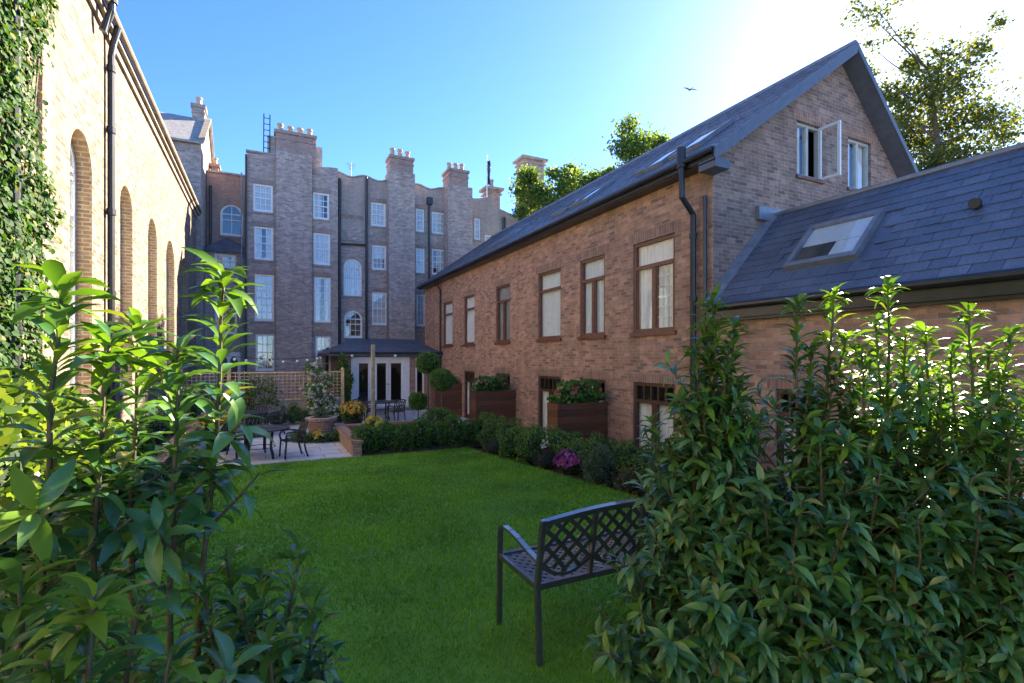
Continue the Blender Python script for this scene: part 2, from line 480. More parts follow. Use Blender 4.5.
M['rosemary'] = leafmat('grey_green_leaf', [(0, (0.07, 0.12, 0.075)), (1, (0.16, 0.22, 0.13))], 0.2, 0.6, 0.3)
M['hedge_leaf'] = leafmat('hedge_leaf', [(0, (0.05, 0.10, 0.02)), (0.5, (0.10, 0.18, 0.035)), (1, (0.20, 0.26, 0.05))], 0.4, 0.45, 0.4)
M['ivy'] = leafmat('ivy_leaf', [(0, (0.012, 0.045, 0.012)), (0.6, (0.028, 0.085, 0.018)), (0.9, (0.07, 0.14, 0.025)), (1, (0.14, 0.12, 0.025))], 0.3, 0.65, 0.2)
M['tree_leaf'] = leafmat('tree_leaf', [(0, (0.06, 0.11, 0.025)), (0.6, (0.10, 0.17, 0.035)), (1, (0.17, 0.23, 0.05))], 0.5, 0.5, 0.4)
M['tree_leaf_dark'] = leafmat('dark_tree_leaf', [(0, (0.05, 0.075, 0.02)), (0.6, (0.08, 0.12, 0.03)), (1, (0.15, 0.18, 0.045))], 0.5, 0.5, 0.4, (1.6, 1.3, 0.4))
M['pink'] = leafmat('pink_flower', [(0, (0.35, 0.06, 0.25)), (1, (0.55, 0.16, 0.42))], 0.3, 0.7, 0.2, (1, 1, 1))
M['yellow'] = leafmat('yellow_flower', [(0, (0.62, 0.50, 0.06)), (1, (0.75, 0.68, 0.20))], 0.3, 0.7, 0.2, (1, 1, 1))
M['orange'] = leafmat('orange_flower', [(0, (0.55, 0.20, 0.04)), (1, (0.70, 0.42, 0.08))], 0.3, 0.7, 0.2, (1, 1, 1))
M['whitef'] = leafmat('white_flower', [(0, (0.65, 0.62, 0.50)), (1, (0.78, 0.76, 0.68))], 0.3, 0.7, 0.2, (1, 1, 1))
M['red'] = leafmat('pink_red_flower', [(0, (0.50, 0.07, 0.07)), (1, (0.60, 0.22, 0.18))], 0.3, 0.7, 0.2, (1, 1, 1))
M['heather'] = leafmat('dusky_purple_leaf', [(0, (0.05, 0.035, 0.045)), (1, (0.11, 0.075, 0.085))], 0.2, 0.7, 0.2, (1, 1, 1))
M['tan'] = leafmat('tan_dome_leaf', [(0, (0.10, 0.085, 0.045)), (1, (0.20, 0.16, 0.085))], 0.2, 0.7, 0.2, (1, 1, 1))
M['grass'] = leafmat('grass_blade', [(0, (0.06, 0.185, 0.012)), (0.5, (0.11, 0.29, 0.016)), (0.93, (0.18, 0.36, 0.028)), (1, (0.30, 0.31, 0.08))], 0.35, 0.5, 0.3, (1.4, 1.4, 0.5))

def mottle(m, scale, lo, hi):
    """slow patchy variation of the turf colour over the ground"""
    nt = m.node_tree; g = nd(nt, 'ShaderNodeNewGeometry')
    no = nd(nt, 'ShaderNodeTexNoise'); no.inputs['Scale'].default_value = scale; no.inputs['Detail'].default_value = 5
    nt.links.new(g.outputs['Position'], no.inputs['Vector'])
    v = ramp(nt, no.outputs[0], [(0.3, lo), (0.7, hi)])
    for n in list(nt.nodes):
        if n.type in ('BSDF_PRINCIPLED', 'BSDF_TRANSLUCENT'):
            s = n.inputs[0]; src = s.links[0].from_socket
            nt.links.new(mixc(nt, 1.0, src, v, 'MULTIPLY'), s)
mottle(M['grass'], 0.9, (0.65, 0.72, 0.7), (1.75, 1.5, 1.1))

def lawnmat():
    m, nt, p = new_mat('lawn_turf')
    g = nd(nt, 'ShaderNodeNewGeometry')
    no = nd(nt, 'ShaderNodeTexNoise'); no.inputs['Scale'].default_value = 2.2; no.inputs['Detail'].default_value = 8
    nt.links.new(g.outputs['Position'], no.inputs['Vector'])
    nt.links.new(ramp(nt, no.outputs[0], [(0.3, (0.06, 0.18, 0.010)), (0.7, (0.10, 0.26, 0.016))]), p.inputs['Base Color'])
    p.inputs['Roughness'].default_value = 0.9
    return m
M['lawn'] = lawnmat()

# paving must use plan coordinates
def pavemat():
    m, nt, p = new_mat('patio_flags')
    g = nd(nt, 'ShaderNodeNewGeometry')
    bt = nd(nt, 'ShaderNodeTexBrick'); bt.inputs['Scale'].default_value = 1
    bt.inputs['Brick Width'].default_value = 0.9; bt.inputs['Row Height'].default_value = 0.6; bt.inputs['Mortar Size'].default_value = 0.012
    bt.inputs['Color1'].default_value = (0.64, 0.63, 0.61, 1); bt.inputs['Color2'].default_value = (0.54, 0.535, 0.52, 1); bt.inputs['Mortar'].default_value = (0.2, 0.2, 0.19, 1)
    nt.links.new(g.outputs['Position'], bt.inputs['Vector'])
    no = nd(nt, 'ShaderNodeTexNoise'); no.inputs['Scale'].default_value = 3; no.inputs['Detail'].default_value = 7
    nt.links.new(g.outputs['Position'], no.inputs['Vector'])
    v = ramp(nt, no.outputs[0], [(0.3, (0.8, 0.8, 0.8)), (0.7, (1.1, 1.1, 1.1))])
    nt.links.new(mixc(nt, 1.0, bt.outputs[0], v, 'MULTIPLY'), p.inputs['Base Color'])
    p.inputs['Roughness'].default_value = 0.6
    return m
M['pave'] = pavemat()

# ------------------------------------------------------------------ builders for walls, windows, roofs
def clip_below(poly, ua, ta, ub, tb):
    out = []
    def side(p): return ta + (tb - ta) * (p[0] - ua) / (ub - ua) - p[1]
    for k in range(len(poly)):
        a, b = poly[k], poly[(k + 1) % len(poly)]
        sa, sb = side(a), side(b)
        if sa >= 0: out.append(a)
        if (sa > 0 > sb) or (sa < 0 < sb):
            t = sa / (sa - sb)
            out.append((a[0] + (b[0] - a[0]) * t, a[1] + (b[1] - a[1]) * t))
    return out

def wall_face(mb, P, u0, u1, z0, z1, ops=(), reveal=0.12, m=0, mr=None, top=None, cuts=()):
    mr = m if mr is None else mr
    us = sorted({u0, u1, *cuts, *[o[0] for o in ops], *[o[1] for o in ops]})
    zs = sorted({z0, z1, *[o[2] for o in ops], *[o[3] for o in ops]})
    us = [u for u in us if u0 <= u <= u1]; zs = [z for z in zs if z0 <= z <= z1]
    for a, b in zip(us, us[1:]):
        for c, d in zip(zs, zs[1:]):
            um, zm = (a + b) / 2, (c + d) / 2
            if any(o[0] < um < o[1] and o[2] < zm < o[3] for o in ops): continue
            poly = [(a, c), (b, c), (b, d), (a, d)]
            if top:
                poly = clip_below(poly, a, top(a + 1e-6), b, top(b - 1e-6))
                if len(poly) < 3: continue
            mb.poly([P(u, z, 0) for u, z in poly], m)
    for o in ops:
        a, b, c, d = o[:4]; rise = o[4] if len(o) > 4 else 0
        zs_ = d - rise
        mb.poly([P(a, c, 0), P(a, zs_, 0), P(a, zs_, reveal), P(a, c, reveal)], mr)
        mb.poly([P(b, c, 0), P(b, c, reveal), P(b, zs_, reveal), P(b, zs_, 0)], mr)
        mb.poly([P(a, c, 0), P(a, c, reveal), P(b, c, reveal), P(b, c, 0)], mr)
        if rise:
            n = 12; cu, ru = (a + b) / 2, (b - a) / 2
            arc = [(cu - ru * math.cos(math.pi * k / n), zs_ + rise * math.sin(math.pi * k / n)) for k in range(n + 1)]
            for (ua, za), (ub, zb) in zip(arc, arc[1:]):
                mb.poly([P(ua, za, 0), P(ub, zb, 0), P(ub, d, 0), P(ua, d, 0)], m)
                mb.poly([P(ua, za, 0), P(ub, zb, 0), P(ub, zb, reveal), P(ua, za, reveal)], mr)
        else:
            mb.poly([P(a, d, 0), P(b, d, 0), P(b, d, reveal), P(a, d, reveal)], mr)

def pbox(mb, P, u0, u1, z0, z1, d0, d1, m=0):
    mb.hexa([P(u0, z0, d0), P(u1, z0, d0), P(u1, z0, d1), P(u0, z0, d1), P(u0, z1, d0), P(u1, z1, d0), P(u1, z1, d1), P(u0, z1, d1)], m)

def curtain(mb, P, u0, u1, z0, z1, d, amp=0.03, wave=0.12):
    n = max(6, int((u1 - u0) / wave * 5))
    pts = [(u0 + (u1 - u0) * k / n, d + amp * math.sin(2 * math.pi * (u1 - u0) * k / n / wave + u0 * 7) * (0.7 + 0.3 * math.sin(k * 1.7))) for k in range(n + 1)]
    for (ua, da), (ub, db) in zip(pts, pts[1:]):
        mb.poly([P(ua, z0, da), P(ub, z0, db), P(ub, z1, db), P(ua, z1, da)])

def window(parent, P, u0, u1, z0, z1, d=0.10, frame='white', cols=3, rows=4, arch=0.0, meeting=True, cur='full', sill='stone', fw=0.10, name='window', lintel=None, bars=0.03, cmat='curtain_town', sillw=0.06):
    mb = MB()
    zs = z1 - arch
    e = 0.004
    pbox(mb, P, u0 + e, u0 + fw, z0 + e, zs, d, d + 0.07); pbox(mb, P, u1 - fw, u1 - e, z0 + e, zs, d, d + 0.07)
    pbox(mb, P, u0 + fw, u1 - fw, z0 + e, z0 + fw * 1.3, d, d + 0.07)
    if arch:
        n = 12; cu, ru = (u0 + u1) / 2, (u1 - u0) / 2 - e
        def arcp(k, off): 
            a = math.pi * k / n
            return (cu - (ru - off) * math.cos(a), zs + (arch - e - off) * math.sin(a))
        for k in range(n):
            A, B = arcp(k, 0), arcp(k + 1, 0); C_, D_ = arcp(k + 1, fw), arcp(k, fw)
            mb.hexa([P(*A, d), P(*B, d), P(*C_, d), P(*D_, d), P(*A, d + .07), P(*B, d + .07), P(*C_, d + .07), P(*D_, d + .07)])
        pbox(mb, P, u0 + fw, u1 - fw, zs - bars, zs + bars, d + .01, d + .05)
    else:
        pbox(mb, P, u0 + fw, u1 - fw, z1 - fw, z1 - e, d, d + 0.07)
    if meeting:
        zm = (z0 + z1) / 2
        pbox(mb, P, u0 + fw, u1 - fw, zm - 0.025, zm + 0.025, d - 0.01, d + 0.05)
    for k in range(1, cols):
        u = u0 + fw + (u1 - u0 - 2 * fw) * k / cols
        zt = z1 - fw
        if arch: zt = zs + (arch - fw) * math.sqrt(max(0, 1 - ((u - (u0 + u1) / 2) / ((u1 - u0) / 2)) ** 2))
        pbox(mb, P, u - bars / 2, u + bars / 2, z0 + fw, zt, d + 0.012, d + 0.045)
    for k in range(1, rows):
        z = z0 + fw + (z1 - z0 - 2 * fw) * k / rows
        if z < zs: pbox(mb, P, u0 + fw, u1 - fw, z - bars / 2, z + bars / 2, d + 0.014, d + 0.043)
    w = mb.build(name, M[frame], parent)
    g = MB()
    dg = d + 0.03
    if arch:
        n = 12; cu, ru = (u0 + u1) / 2, (u1 - u0) / 2 - e
        g.poly([P(u0 + e, z0 + e, dg), P(u1 - e, z0 + e, dg)] + [P(cu + ru * math.cos(math.pi * k / n), zs + (arch - e) * math.sin(math.pi * k / n), dg) for k in range(n + 1)])
    else:
        g.poly([P(u0 + e, z0 + e, dg), P(u1 - e, z0 + e, dg), P(u1 - e, z1 - e, dg), P(u0 + e, z1 - e, dg)])
    g.build('pane', M['glass'], w)
    if cur:
        c = MB()
        W = u1 - u0
        if cur == 'full': curtain(c, P, u0 - .05, u1 + .05, z0 - .1, z1 + .1, d + 0.055, amp=0.01)
        elif cur == 'sides':
            curtain(c, P, u0 - .05, u0 + W * .36, z0 - .1, z1 + .1, d + 0.055, amp=0.01); curtain(c, P, u1 - W * .36, u1 + .05, z0 - .1, z1 + .1, d + 0.055, amp=0.01)
        elif cur == 'left': curtain(c, P, u0 - .05, u0 + W * .55, z0 - .1, z1 + .1, d + 0.055, amp=0.01)
        elif cur == 'right': curtain(c, P, u1 - W * .55, u1 + .05, z0 - .1, z1 + .1, d + 0.055, amp=0.01)
        elif cur == 'upper': curtain(c, P, u0 - .05, u1 + .05, z0 + (z1 - z0) * .45, z1 + .1, d + 0.055, amp=0.002)
        c.build('curtain', M[cmat], w, smooth=True)
    if sill:
        s = MB(); pbox(s, P, u0 - sillw, u1 + sillw, z0 - 0.10, z0 - 0.003, -0.06, d + 0.02); s.build('sill', M[sill], w)
    if lintel:
        l = MB(); pbox(l, P, u0 - 0.11, u1 + 0.11, z1 + 0.003, z1 + 0.233, -0.006, 0.1); l.build('lintel', M[lintel], w)
    return w

def slates(mb, o, ea, eu, L, H, w, expo, jit=0.004, th=0.016, skip=None, m=0, seed=1):
    rr = random.Random(seed)
    o, ea, eu = Vector(o), Vector(ea).normalized(), Vector(eu).normalized()
    n = ea.cross(eu)
    if n.z < 0: n = -n
    k = 0
    while k * expo < H - 0.01:
        a = -(w / 2 if k % 2 else 0)
        while a < L:
            a0, a1 = max(a, 0), min(a + w - 0.006, L)
            h0, h1 = k * expo, min(k * expo + expo * 1.25, H)
            a += w
            if a1 - a0 < 0.02: continue
            if skip and any(a1 > s[0] and a0 < s[1] and h0 + expo > s[2] and h0 < s[3] for s in skip):
                continue
            jb = rr.uniform(0, jit); js = rr.uniform(-jit, jit); dz = rr.uniform(-.004, .004)
            def q(al, up, ht): return o + ea * al + eu * up + n * ht
            hb = h0 + dz
            mb.hexa([q(a0, hb, 0.0 + jb), q(a1, hb, 0.0 + jb), q(a1, h1, -.006), q(a0, h1, -.006),
                     q(a0, hb, th + jb + js), q(a1, hb, th + jb - js), q(a1, h1, 0.002), q(a0, h1, 0.002)], m)
        k += 1

# ------------------------------------------------------------------ foliage
def T_laurel():
    st = [(0, .012), (.15, .085), (.4, .158), (.66, .145), (.87, .07), (1, .004)]
    v, f = [], []
    for t, w in st:
        zc = 0.14 * math.sin(t * 2.2) - 0.30 * t * t
        v += [(-w, t, zc + w * .38), (0, t, zc), (w, t, zc + w * .38)]
    for k in range(len(st) - 1):
        a = 3 * k
        f += [(a, a + 1, a + 4, a + 3), (a + 1, a + 2, a + 5, a + 4)]
    return np.array(v), f
def T_small():
    return np.array([(0, 0, 0), (.32, .45, .08), (0, 1, 0), (-.32, .45, .08)], float), [(0, 1, 2), (0, 2, 3)]
def T_round():
    v = [(0, 0, 0), (.42, .25, .06), (.40, .7, .05), (0, 1, -.05), (-.40, .7, .05), (-.42, .25, .06)]
    return np.array(v, float), [(0, 1, 2, 3), (0, 3, 4, 5)]
def T_needle():
    return np.array([(-.06, 0, 0), (.06, 0, 0), (.05, .6, .05), (0, 1, .02), (-.05, .6, .05)], float), [(0, 1, 2, 3, 4)]
TL, TS, TR, TN = T_laurel(), T_small(), T_round(), T_needle()

def leaf_obj(name, pos, dirs, ups, size, mats, midx=None, tmpl=TS, parent=None, extra=None, smooth=False, wid=None):
    """one mesh holding many leaves; pos/dirs/ups (N,3), size (N,)"""
    pos = np.asarray(pos, float); d = np.asarray(dirs, float); u = np.asarray(ups, float); size = np.asarray(size, float)
    d /= np.linalg.norm(d, axis=1, keepdims=True) + 1e-9
    x = np.cross(d, u); x /= np.linalg.norm(x, axis=1, keepdims=True) + 1e-9
    z = np.cross(x, d)
    tv, tf = tmpl
    N, K = len(pos), len(tv)
    W = size if wid is None else np.asarray(wid)
    V = pos[:, None, :] + (x[:, None, :] * tv[None, :, 0:1] * W[:, None, None] + d[:, None, :] * tv[None, :, 1:2] * size[:, None, None] + z[:, None, :] * tv[None, :, 2:3] * size[:, None, None])
    V = V.reshape(-1, 3)
    off = (np.arange(N) * K)
    loops, starts, tot = [], [], []
    fl = np.concatenate([np.array(f) for f in tf]); fs = np.array([len(f) for f in tf])
    L = (off[:, None] + fl[None, :]).reshape(-1)
    sizes = np.tile(fs, N)
    mi = np.repeat(np.zeros(N, int) if midx is None else np.asarray(midx, int), len(tf))
    if extra is not None:      # an MB with core geometry joined to the same part
        b = len(V)
        V = np.concatenate([V, np.array(extra.v, float)])
        L = np.concatenate([L, b + np.concatenate([np.array(f) for f in extra.f])])
        sizes = np.concatenate([sizes, np.array([len(f) for f in extra.f])])
        mi = np.concatenate([mi, np.array(extra.m)])
    me = bpy.data.meshes.new(name)
    me.vertices.add(len(V)); me.vertices.foreach_set('co', V.astype(np.float32).ravel())
    me.loops.add(len(L)); me.loops.foreach_set('vertex_index', L.astype(np.int32))
    me.polygons.add(len(sizes))
    st = np.concatenate([[0], np.cumsum(sizes)[:-1]])
    me.polygons.foreach_set('loop_start', st.astype(np.int32)); me.polygons.foreach_set('loop_total', sizes.astype(np.int32))
    for mm in (mats if isinstance(mats, (list, tuple)) else [mats]): me.materials.append(mm)
    me.polygons.foreach_set('material_index', mi.astype(np.int32))
    if smooth: me.polygons.foreach_set('use_smooth', np.ones(len(sizes), bool))
    me.update(calc_edges=True)
    o = bpy.data.objects.new(name, me)
    COL.objects.link(o)
    if parent: o.parent = parent
    return o

def rdir(n, rng=nrng):
    a = rng.normal(size=(n, 3)); return a / np.linalg.norm(a, axis=1, keepdims=True)
# ================================================================== SETTING
def structure(name, mb, m):
    o = mb.build(name, m); o['kind'] = 'structure'; return o

mb = MB(); mb.box(-400, 400, -300, 600, -1.4, -0.80); structure('ground', mb, M['gravel'])

LX0, LX1, LY0, LY1 = -2.2, 5.0, -6.0, 13.0
mb = MB(); n = 24
for i in range(12):
    for j in range(n):
        xs = [LX0 + (LX1 - LX0) * k / 12 for k in (i, i + 1)]; ys = [LY0 + (LY1 - LY0) * k / n for k in (j, j + 1)]
        mb.poly([(xs[0], ys[0], lawn_z(ys[0])), (xs[1], ys[0], lawn_z(ys[0])), (xs[1], ys[1], lawn_z(ys[1])), (xs[0], ys[1], lawn_z(ys[1]))])
structure('lawn', mb, M['lawn'])
# soil of the planted border between the lawn and the sunken terrace
def bed_h(x, y):
    return lawn_z(y) - 0.05 + 0.05 * math.sin(x * 7 + y * 3.1) * math.sin(y * 5.3)
mb = MB(); n = 70
for i in range(6):
    for j in range(n):
        xs = [LX1 + 1.0 * k / 6 for k in (i, i + 1)]; ys = [LY0 + (13.9 - LY0) * k / n for k in (j, j + 1)]
        mb.poly([(x, y, bed_h(x, y)) for x, y in ((xs[0], ys[0]), (xs[1], ys[0]), (xs[1], ys[1]), (xs[0], ys[1]))])
structure('border_soil', mb, M['soil'])
mb = MB()
for i in range(4):
    for j in range(50):
        xs = [-2.8 + 0.6 * k / 4 for k in (i, i + 1)]; ys = [LY0 + (13.0 - LY0) * k / 50 for k in (j, j + 1)]
        mb.poly([(x, y, bed_h(x, y) + .03) for x, y in ((xs[0], ys[0]), (xs[1], ys[0]), (xs[1], ys[1]), (xs[0], ys[1]))])
structure('side_border_soil', mb, M['soil'])
mb = MB(); mb.box(-2.8, 7.5, 13.12, 27.9, -0.79, -0.60); structure('patio', mb, M['pave'])
mb = MB(); mb.box(6.28, 7.5, -6, 13.118, -0.79, -0.75); structure('terrace', mb, M['pave'])
# setts along the end of the lawn
mb = MB(); x = -2.2
while x < 2.0:
    w_ = rnd.uniform(.17, .21); z_ = lawn_z(13) + rnd.uniform(.0, .015)
    mb.box(x, x + w_ - .012, 13.0, 13.115, -0.79, z_); x += w_
o = structure('edging_setts', mb, M['granite']); 
bv = o.modifiers.new('b', 'BEVEL'); bv.width = .008; bv.segments = 2

# retaining wall of the border (towards the sunken terrace)
t = thing('retaining_wall', 'low red brick retaining wall behind the flower border, facing the sunken terrace', 'wall', (6.15, 4, -.8))
def mesh_child(mb, name, m, root, **k):
    o = mb.build(name, m, root, **k)
    o.matrix_parent_inverse = Matrix.Translation(-Vector(root.location)) if root.rotation_euler.z == 0 else root.matrix_world.inverted()
    return o
mb = MB(); mb.box(6.02, 6.26, -6, 13.1, -.8, -.62)
for k in range(38):
    y0 = -6 + k * 19.1 / 38; y1 = y0 + 19.1 / 38
    zt = lawn_z((y0 + y1) / 2) + .02
    mb.box(6.02, 6.26, y0, y1, -.62, zt)
mesh_child(mb, 'wall', M['garden_brick'], t)

# ================================================================== HALL (left, sunlit)
HX = -2.8
HY0, HY1, HZ = -4.0, 26.5, 8.15
hall = thing('brick_hall', 'long sunlit cream brick hall with tall arched windows along the left side', 'building', (HX, 10, -.8))
P = lambda u, z, d: (HX - d, u, z)
hops = []
for (a, b) in ((70, 92), (120, 132.5), (148, 157), (166, 174.5), (181, 187.5)):
    y0, y1 = onX(a, HX), onX(b, HX)
    hops.append((y0, y1, 1.2, 5.75, (y1 - y0) / 2))
hops.insert(0, (6.9, 8.1, 1.2, 5.75, .6))
mb = MB()
wall_face(mb, P, HY0, HY1, -.8, HZ, hops, reveal=0.34, m=0, mr=1)
mb.poly([(HX, HY1, -.8), (HX - 9, HY1, -.8), (HX - 9, HY1, HZ), (HX, HY1, HZ)])
mb.poly([(HX, HY0, -.8), (HX - 9, HY0, -.8), (HX - 9, HY0, HZ), (HX, HY0, HZ)])
mb.poly([(HX - 9, HY0, -.8), (HX - 9, HY1, -.8), (HX - 9, HY1, HZ), (HX - 9, HY0, HZ)])
mesh_child(mb, 'wall', [M['hall'], M['hall_reveal']], hall)
mb = MB()
mb.box(HX - 9, HX + .06, HY0, HY1, HZ + .002, HZ + .16)
mb.box(HX - .3, HX + .14, HY0, HY1 + .05, HZ + .163, HZ + .30)
mesh_child(mb, 'cornice', M['coping'], hall)
mb = MB()
mb.tube([(HX + .20, HY0, HZ + .31), (HX + .20, HY1, HZ + .31)], .055, 8)
mesh_child(mb, 'gutter', M['coping'], hall)
mb = MB()
mb.poly([(HX - .3, HY0, HZ + .3), (HX - .3, HY1, HZ + .3), (HX - 4.6, HY1, HZ + 2.2), (HX - 4.6, HY0, HZ + 2.2)])
mb.poly([(HX - 8.9, HY0, HZ + .3), (HX - 8.9, HY1, HZ + .3), (HX - 4.6, HY1, HZ + 2.2), (HX - 4.6, HY0, HZ + 2.2)])
for yy in (HY0, HY1): mb.poly([(HX - .3, yy, HZ + .3), (HX - 8.9, yy, HZ + .3), (HX - 4.6, yy, HZ + 2.2)])
mesh_child(mb, 'roof', M['slate_flat'], hall)
def win_child(root, *a, **k):
    w = window(None, *a, **k)
    w.parent = root
    w.matrix_parent_inverse = Matrix.Translation(-Vector(root.location))
    return w
for o_ in hops:
    win_child(hall, P, o_[0], o_[1], o_[2], o_[3], d=0.22, frame='white', cols=3, rows=7, arch=o_[4], meeting=False, cur='full', sill='stone', fw=.09)
py = onX(105.5, HX)
mb = MB(); mb.tube([(HX + .09, py, -.6), (HX + .09, py, HZ - .35), (HX + .12, py, HZ - .1), (HX + .2, py, HZ + .25)], .06, 10)
for z in (1.5, 3.1, 4.7, 6.3, 7.5): mb.tube([(HX + .09, py, z), (HX + .09, py, z + .12)], .078, 10)
mesh_child(mb, 'drainpipe', M['iron'], hall, smooth=False)
mb = MB(); vy = onX(111.5, HX + .25)
mb.tube([(HX + .12, vy, HZ - .25), (HX + .25, vy, HZ + .15), (HX + .27, vy, HZ + .5), (HX + .27, vy, HZ + 2.6)], .065, 10)
for z in (.3, .5): mb.tube([(HX + .26, vy, HZ + z), (HX + .26, vy, HZ + z + .1)], .085, 10)
mesh_child(mb, 'vent_pipe', M['iron'], hall)
mb = MB(); iy = onX(14, HX + .14)
mb.tube([(HX + .14, iy, 0.2), (HX + .14, iy, HZ + .2)], .06, 10)
for z in (2.2, 4, 5.8): mb.tube([(HX + .14, iy, z), (HX + .14, iy, z + .12)], .08, 10)
mesh_child(mb, 'drainpipe', M['iron'], hall)
# orange brick pier showing beside the ivy
mb = MB(); mb.box(HX + .003, HX + .06, 9.0, 9.3, -.6, 6.4); mesh_child(mb, 'pier', M['garden_brick'], hall)

# ================================================================== MEWS BUILDING (right)
MX, GY, MY1 = 7.5, 6.74, 25.6
def zr(x): return 8.66 + .714 * (x - 11.36) if x < 11.36 else 8.66 - .988 * (x - 11.36)
mews = thing('brick_mews_building', 'long two storey red brick building with slate gable roof and brown timber windows', 'building', (MX, 16, -.8))
Pm = lambda u, z, d: (MX + d, u, z)
Pg = lambda u, z, d: (u, GY + d, z)
upx = [(443, 452.5), (464, 474.5), (496, 510), (538, 561), (580, 605), (633, 675)]
WZ0, WZ1, DZ0, DZ1 = 2.47, 4.47, -.75, 1.36
ups = [(onX(b, MX), onX(a, MX)) for a, b in upx]
mops = [(a, b, WZ0, WZ1) for a, b in ups] + [(a, b, DZ0 + .001, DZ1) for a, b in ups[1:]]
mb = MB()
wall_face(mb, Pm, GY, MY1, -.8, zr(MX) - .13, mops, reveal=.11)
gops = [(onY(797, GY), onY(822, GY), 5.72, 6.86), (onY(848, GY), onY(871, GY), 5.72, 6.86)]
gf = MB()
wall_face(gf, Pg, MX, 16.4, -.8, 8.7, gops, reveal=.14, top=lambda u: zr(u) - .13, cuts=(11.36,))
for y_ in (MY1,):
    mb.poly([(MX, y_, -.8), (16.4, y_, -.8), (16.4, y_, zr(16.4) - .13), (11.36, y_, 8.53), (MX, y_, zr(MX) - .13)])
mb.poly([(16.4, GY, -.8), (16.4, MY1, -.8), (16.4, MY1, zr(16.4) - .13), (16.4, GY, zr(16.4) - .13)])
mesh_child(mb, 'wall', M['mews'], mews)
mesh_child(gf, 'gable_wall', M['gable'], mews)
mb = MB()     # rooms behind the windows: floor and back partition
mb.box(MX + .15, MX + 4.2, GY + .2, MY1 - .2, 1.58, 1.72); mb.box(MX + 4.2, MX + 4.3, GY + .2, MY1 - .2, -.7, 5.6)
mb.box(MX + .15, 16.0, GY + .2, MY1 - .2, 5.0, 5.1)
for k in range(1, 6):
    yb = (ups[k - 1][0] + ups[k][1]) / 2
    mb.box(MX + .14, MX + 4.2, yb - .06, yb + .06, -.7, 5.0)
mesh_child(mb, 'partition', M['room'], mews)
# roof
RY0 = 6.38
mb = MB()
eu = Vector((1, 0, .714)).normalized(); x0 = 7.18
H_ = (11.36 - x0) * math.sqrt(1 + .714 ** 2)
mb.hexa([(x0, RY0, zr(x0) - .12), (11.36, RY0, 8.54), (11.36, MY1 + .1, 8.54), (x0, MY1 + .1, zr(x0) - .12),
         (x0, RY0, zr(x0) - .02), (11.36, RY0, 8.64), (11.36, MY1 + .1, 8.64), (x0, MY1 + .1, zr(x0) - .02)])
mb.hexa([(11.36, RY0, 8.54), (16.9, RY0, zr(16.9) - .12), (16.9, MY1 + .1, zr(16.9) - .12), (11.36, MY1 + .1, 8.54),
         (11.36, RY0, 8.64), (16.9, RY0, zr(16.9) - .02), (16.9, MY1 + .1, zr(16.9) - .02), (11.36, MY1 + .1, 8.64)])
# skylights along the eaves side: (y0, y1, slope0, slope1)
sky_l = [(7.35, 8.25, .85, 2.0), (8.45, 9.35, .85, 2.0), (11.3, 12.2, .85, 2.0), (12.4, 13.3, .85, 2.0), (16.2, 17.1, .85, 2.0), (17.3, 18.2, .85, 2.0)]
slates(mb, (x0, RY0, zr(x0) - .005), (0, 1, 0), (1, 0, .714), MY1 + .1 - RY0, H_, .30, .21, seed=3)
rf = mesh_child(mb, 'roof', M['slate'], mews)
mb = MB(); mb.tube([(11.36, RY0, 8.66), (11.36, MY1 + .1, 8.66)], .07, 8)
o = mb.build('ridge_tile', M['lead'], rf)
def roofpt(y, h, off=0): 
    p = Vector((x0, y, zr(x0))) + eu * h + Vector((-.714, 0, 1)).normalized() * off
    return p
for (a, b, h0, h1) in sky_l:
    s = MB()
    for (y0, y1, q0, q1) in ((a, b, h0, h0 + .08), (a, b, h1 - .08, h1), (a, a + .08, h0 + .08, h1 - .08), (b - .08, b, h0 + .08, h1 - .08)):
        s.hexa([roofpt(y0, q0, .0), roofpt(y1, q0, .0), roofpt(y1, q1, .0), roofpt(y0, q1, .0), roofpt(y0, q0, .09), roofpt(y1, q0, .09), roofpt(y1, q1, .09), roofpt(y0, q1, .09)])
    so = s.build('skylight', M['lead'], rf)
    g = MB(); g.hexa([roofpt(a + .07, h0 + .07, .03), roofpt(b - .07, h0 + .07, .03), roofpt(b - .07, h1 - .07, .03), roofpt(a + .07, h1 - .07, .03)] +
                     [roofpt(a + .07, h0 + .07, .07), roofpt(b - .07, h0 + .07, .07), roofpt(b - .07, h1 - .07, .07), roofpt(a + .07, h1 - .07, .07)])
    g.build('pane', M['glass_dark'], so)
# barge boards and boxed eaves
mb = MB()
for (xa, xb, bh) in ((7.12, 11.36, .23), (11.36, 16.9, .14)):
    za, zb = zr(xa), zr(xb)
    mb.hexa([(xa, RY0 - .035, za - bh), (xb, RY0 - .035, zb - bh), (xb, RY0, zb - bh), (xa, RY0, za - bh),
             (xa, RY0 - .035, za + .015), (xb, RY0 - .035, zb + .015), (xb, RY0, zb + .015), (xa, RY0, za + .015)])
    q0, q1 = bh - .03, bh - .005
    mb.hexa([(xa, RY0 + .004, za - q1), (xb, RY0 + .004, zb - q1), (xb, GY - .004, zb - q1), (xa, GY - .004, za - q1),
             (xa, RY0 + .004, za - q0), (xb, RY0 + .004, zb - q0), (xb, GY - .004, zb - q0), (xa, GY - .004, za - q0)])
mb.box(7.12, 7.49, RY0 - .03, GY - .01, zr(7.1) - .32, zr(7.1) - .16)
mesh_child(mb, 'barge_board', M['barge'], mews)
mb = MB(); mb.box(7.20, 7.49, GY + .005, MY1, zr(7.2) - .22, zr(7.2) - .15); mb.box(7.17, 7.21, RY0 + .05, MY1 + .1, zr(7.2) - .20, zr(7.2) - .05)
mesh_child(mb, 'fascia', M['iron'], mews)
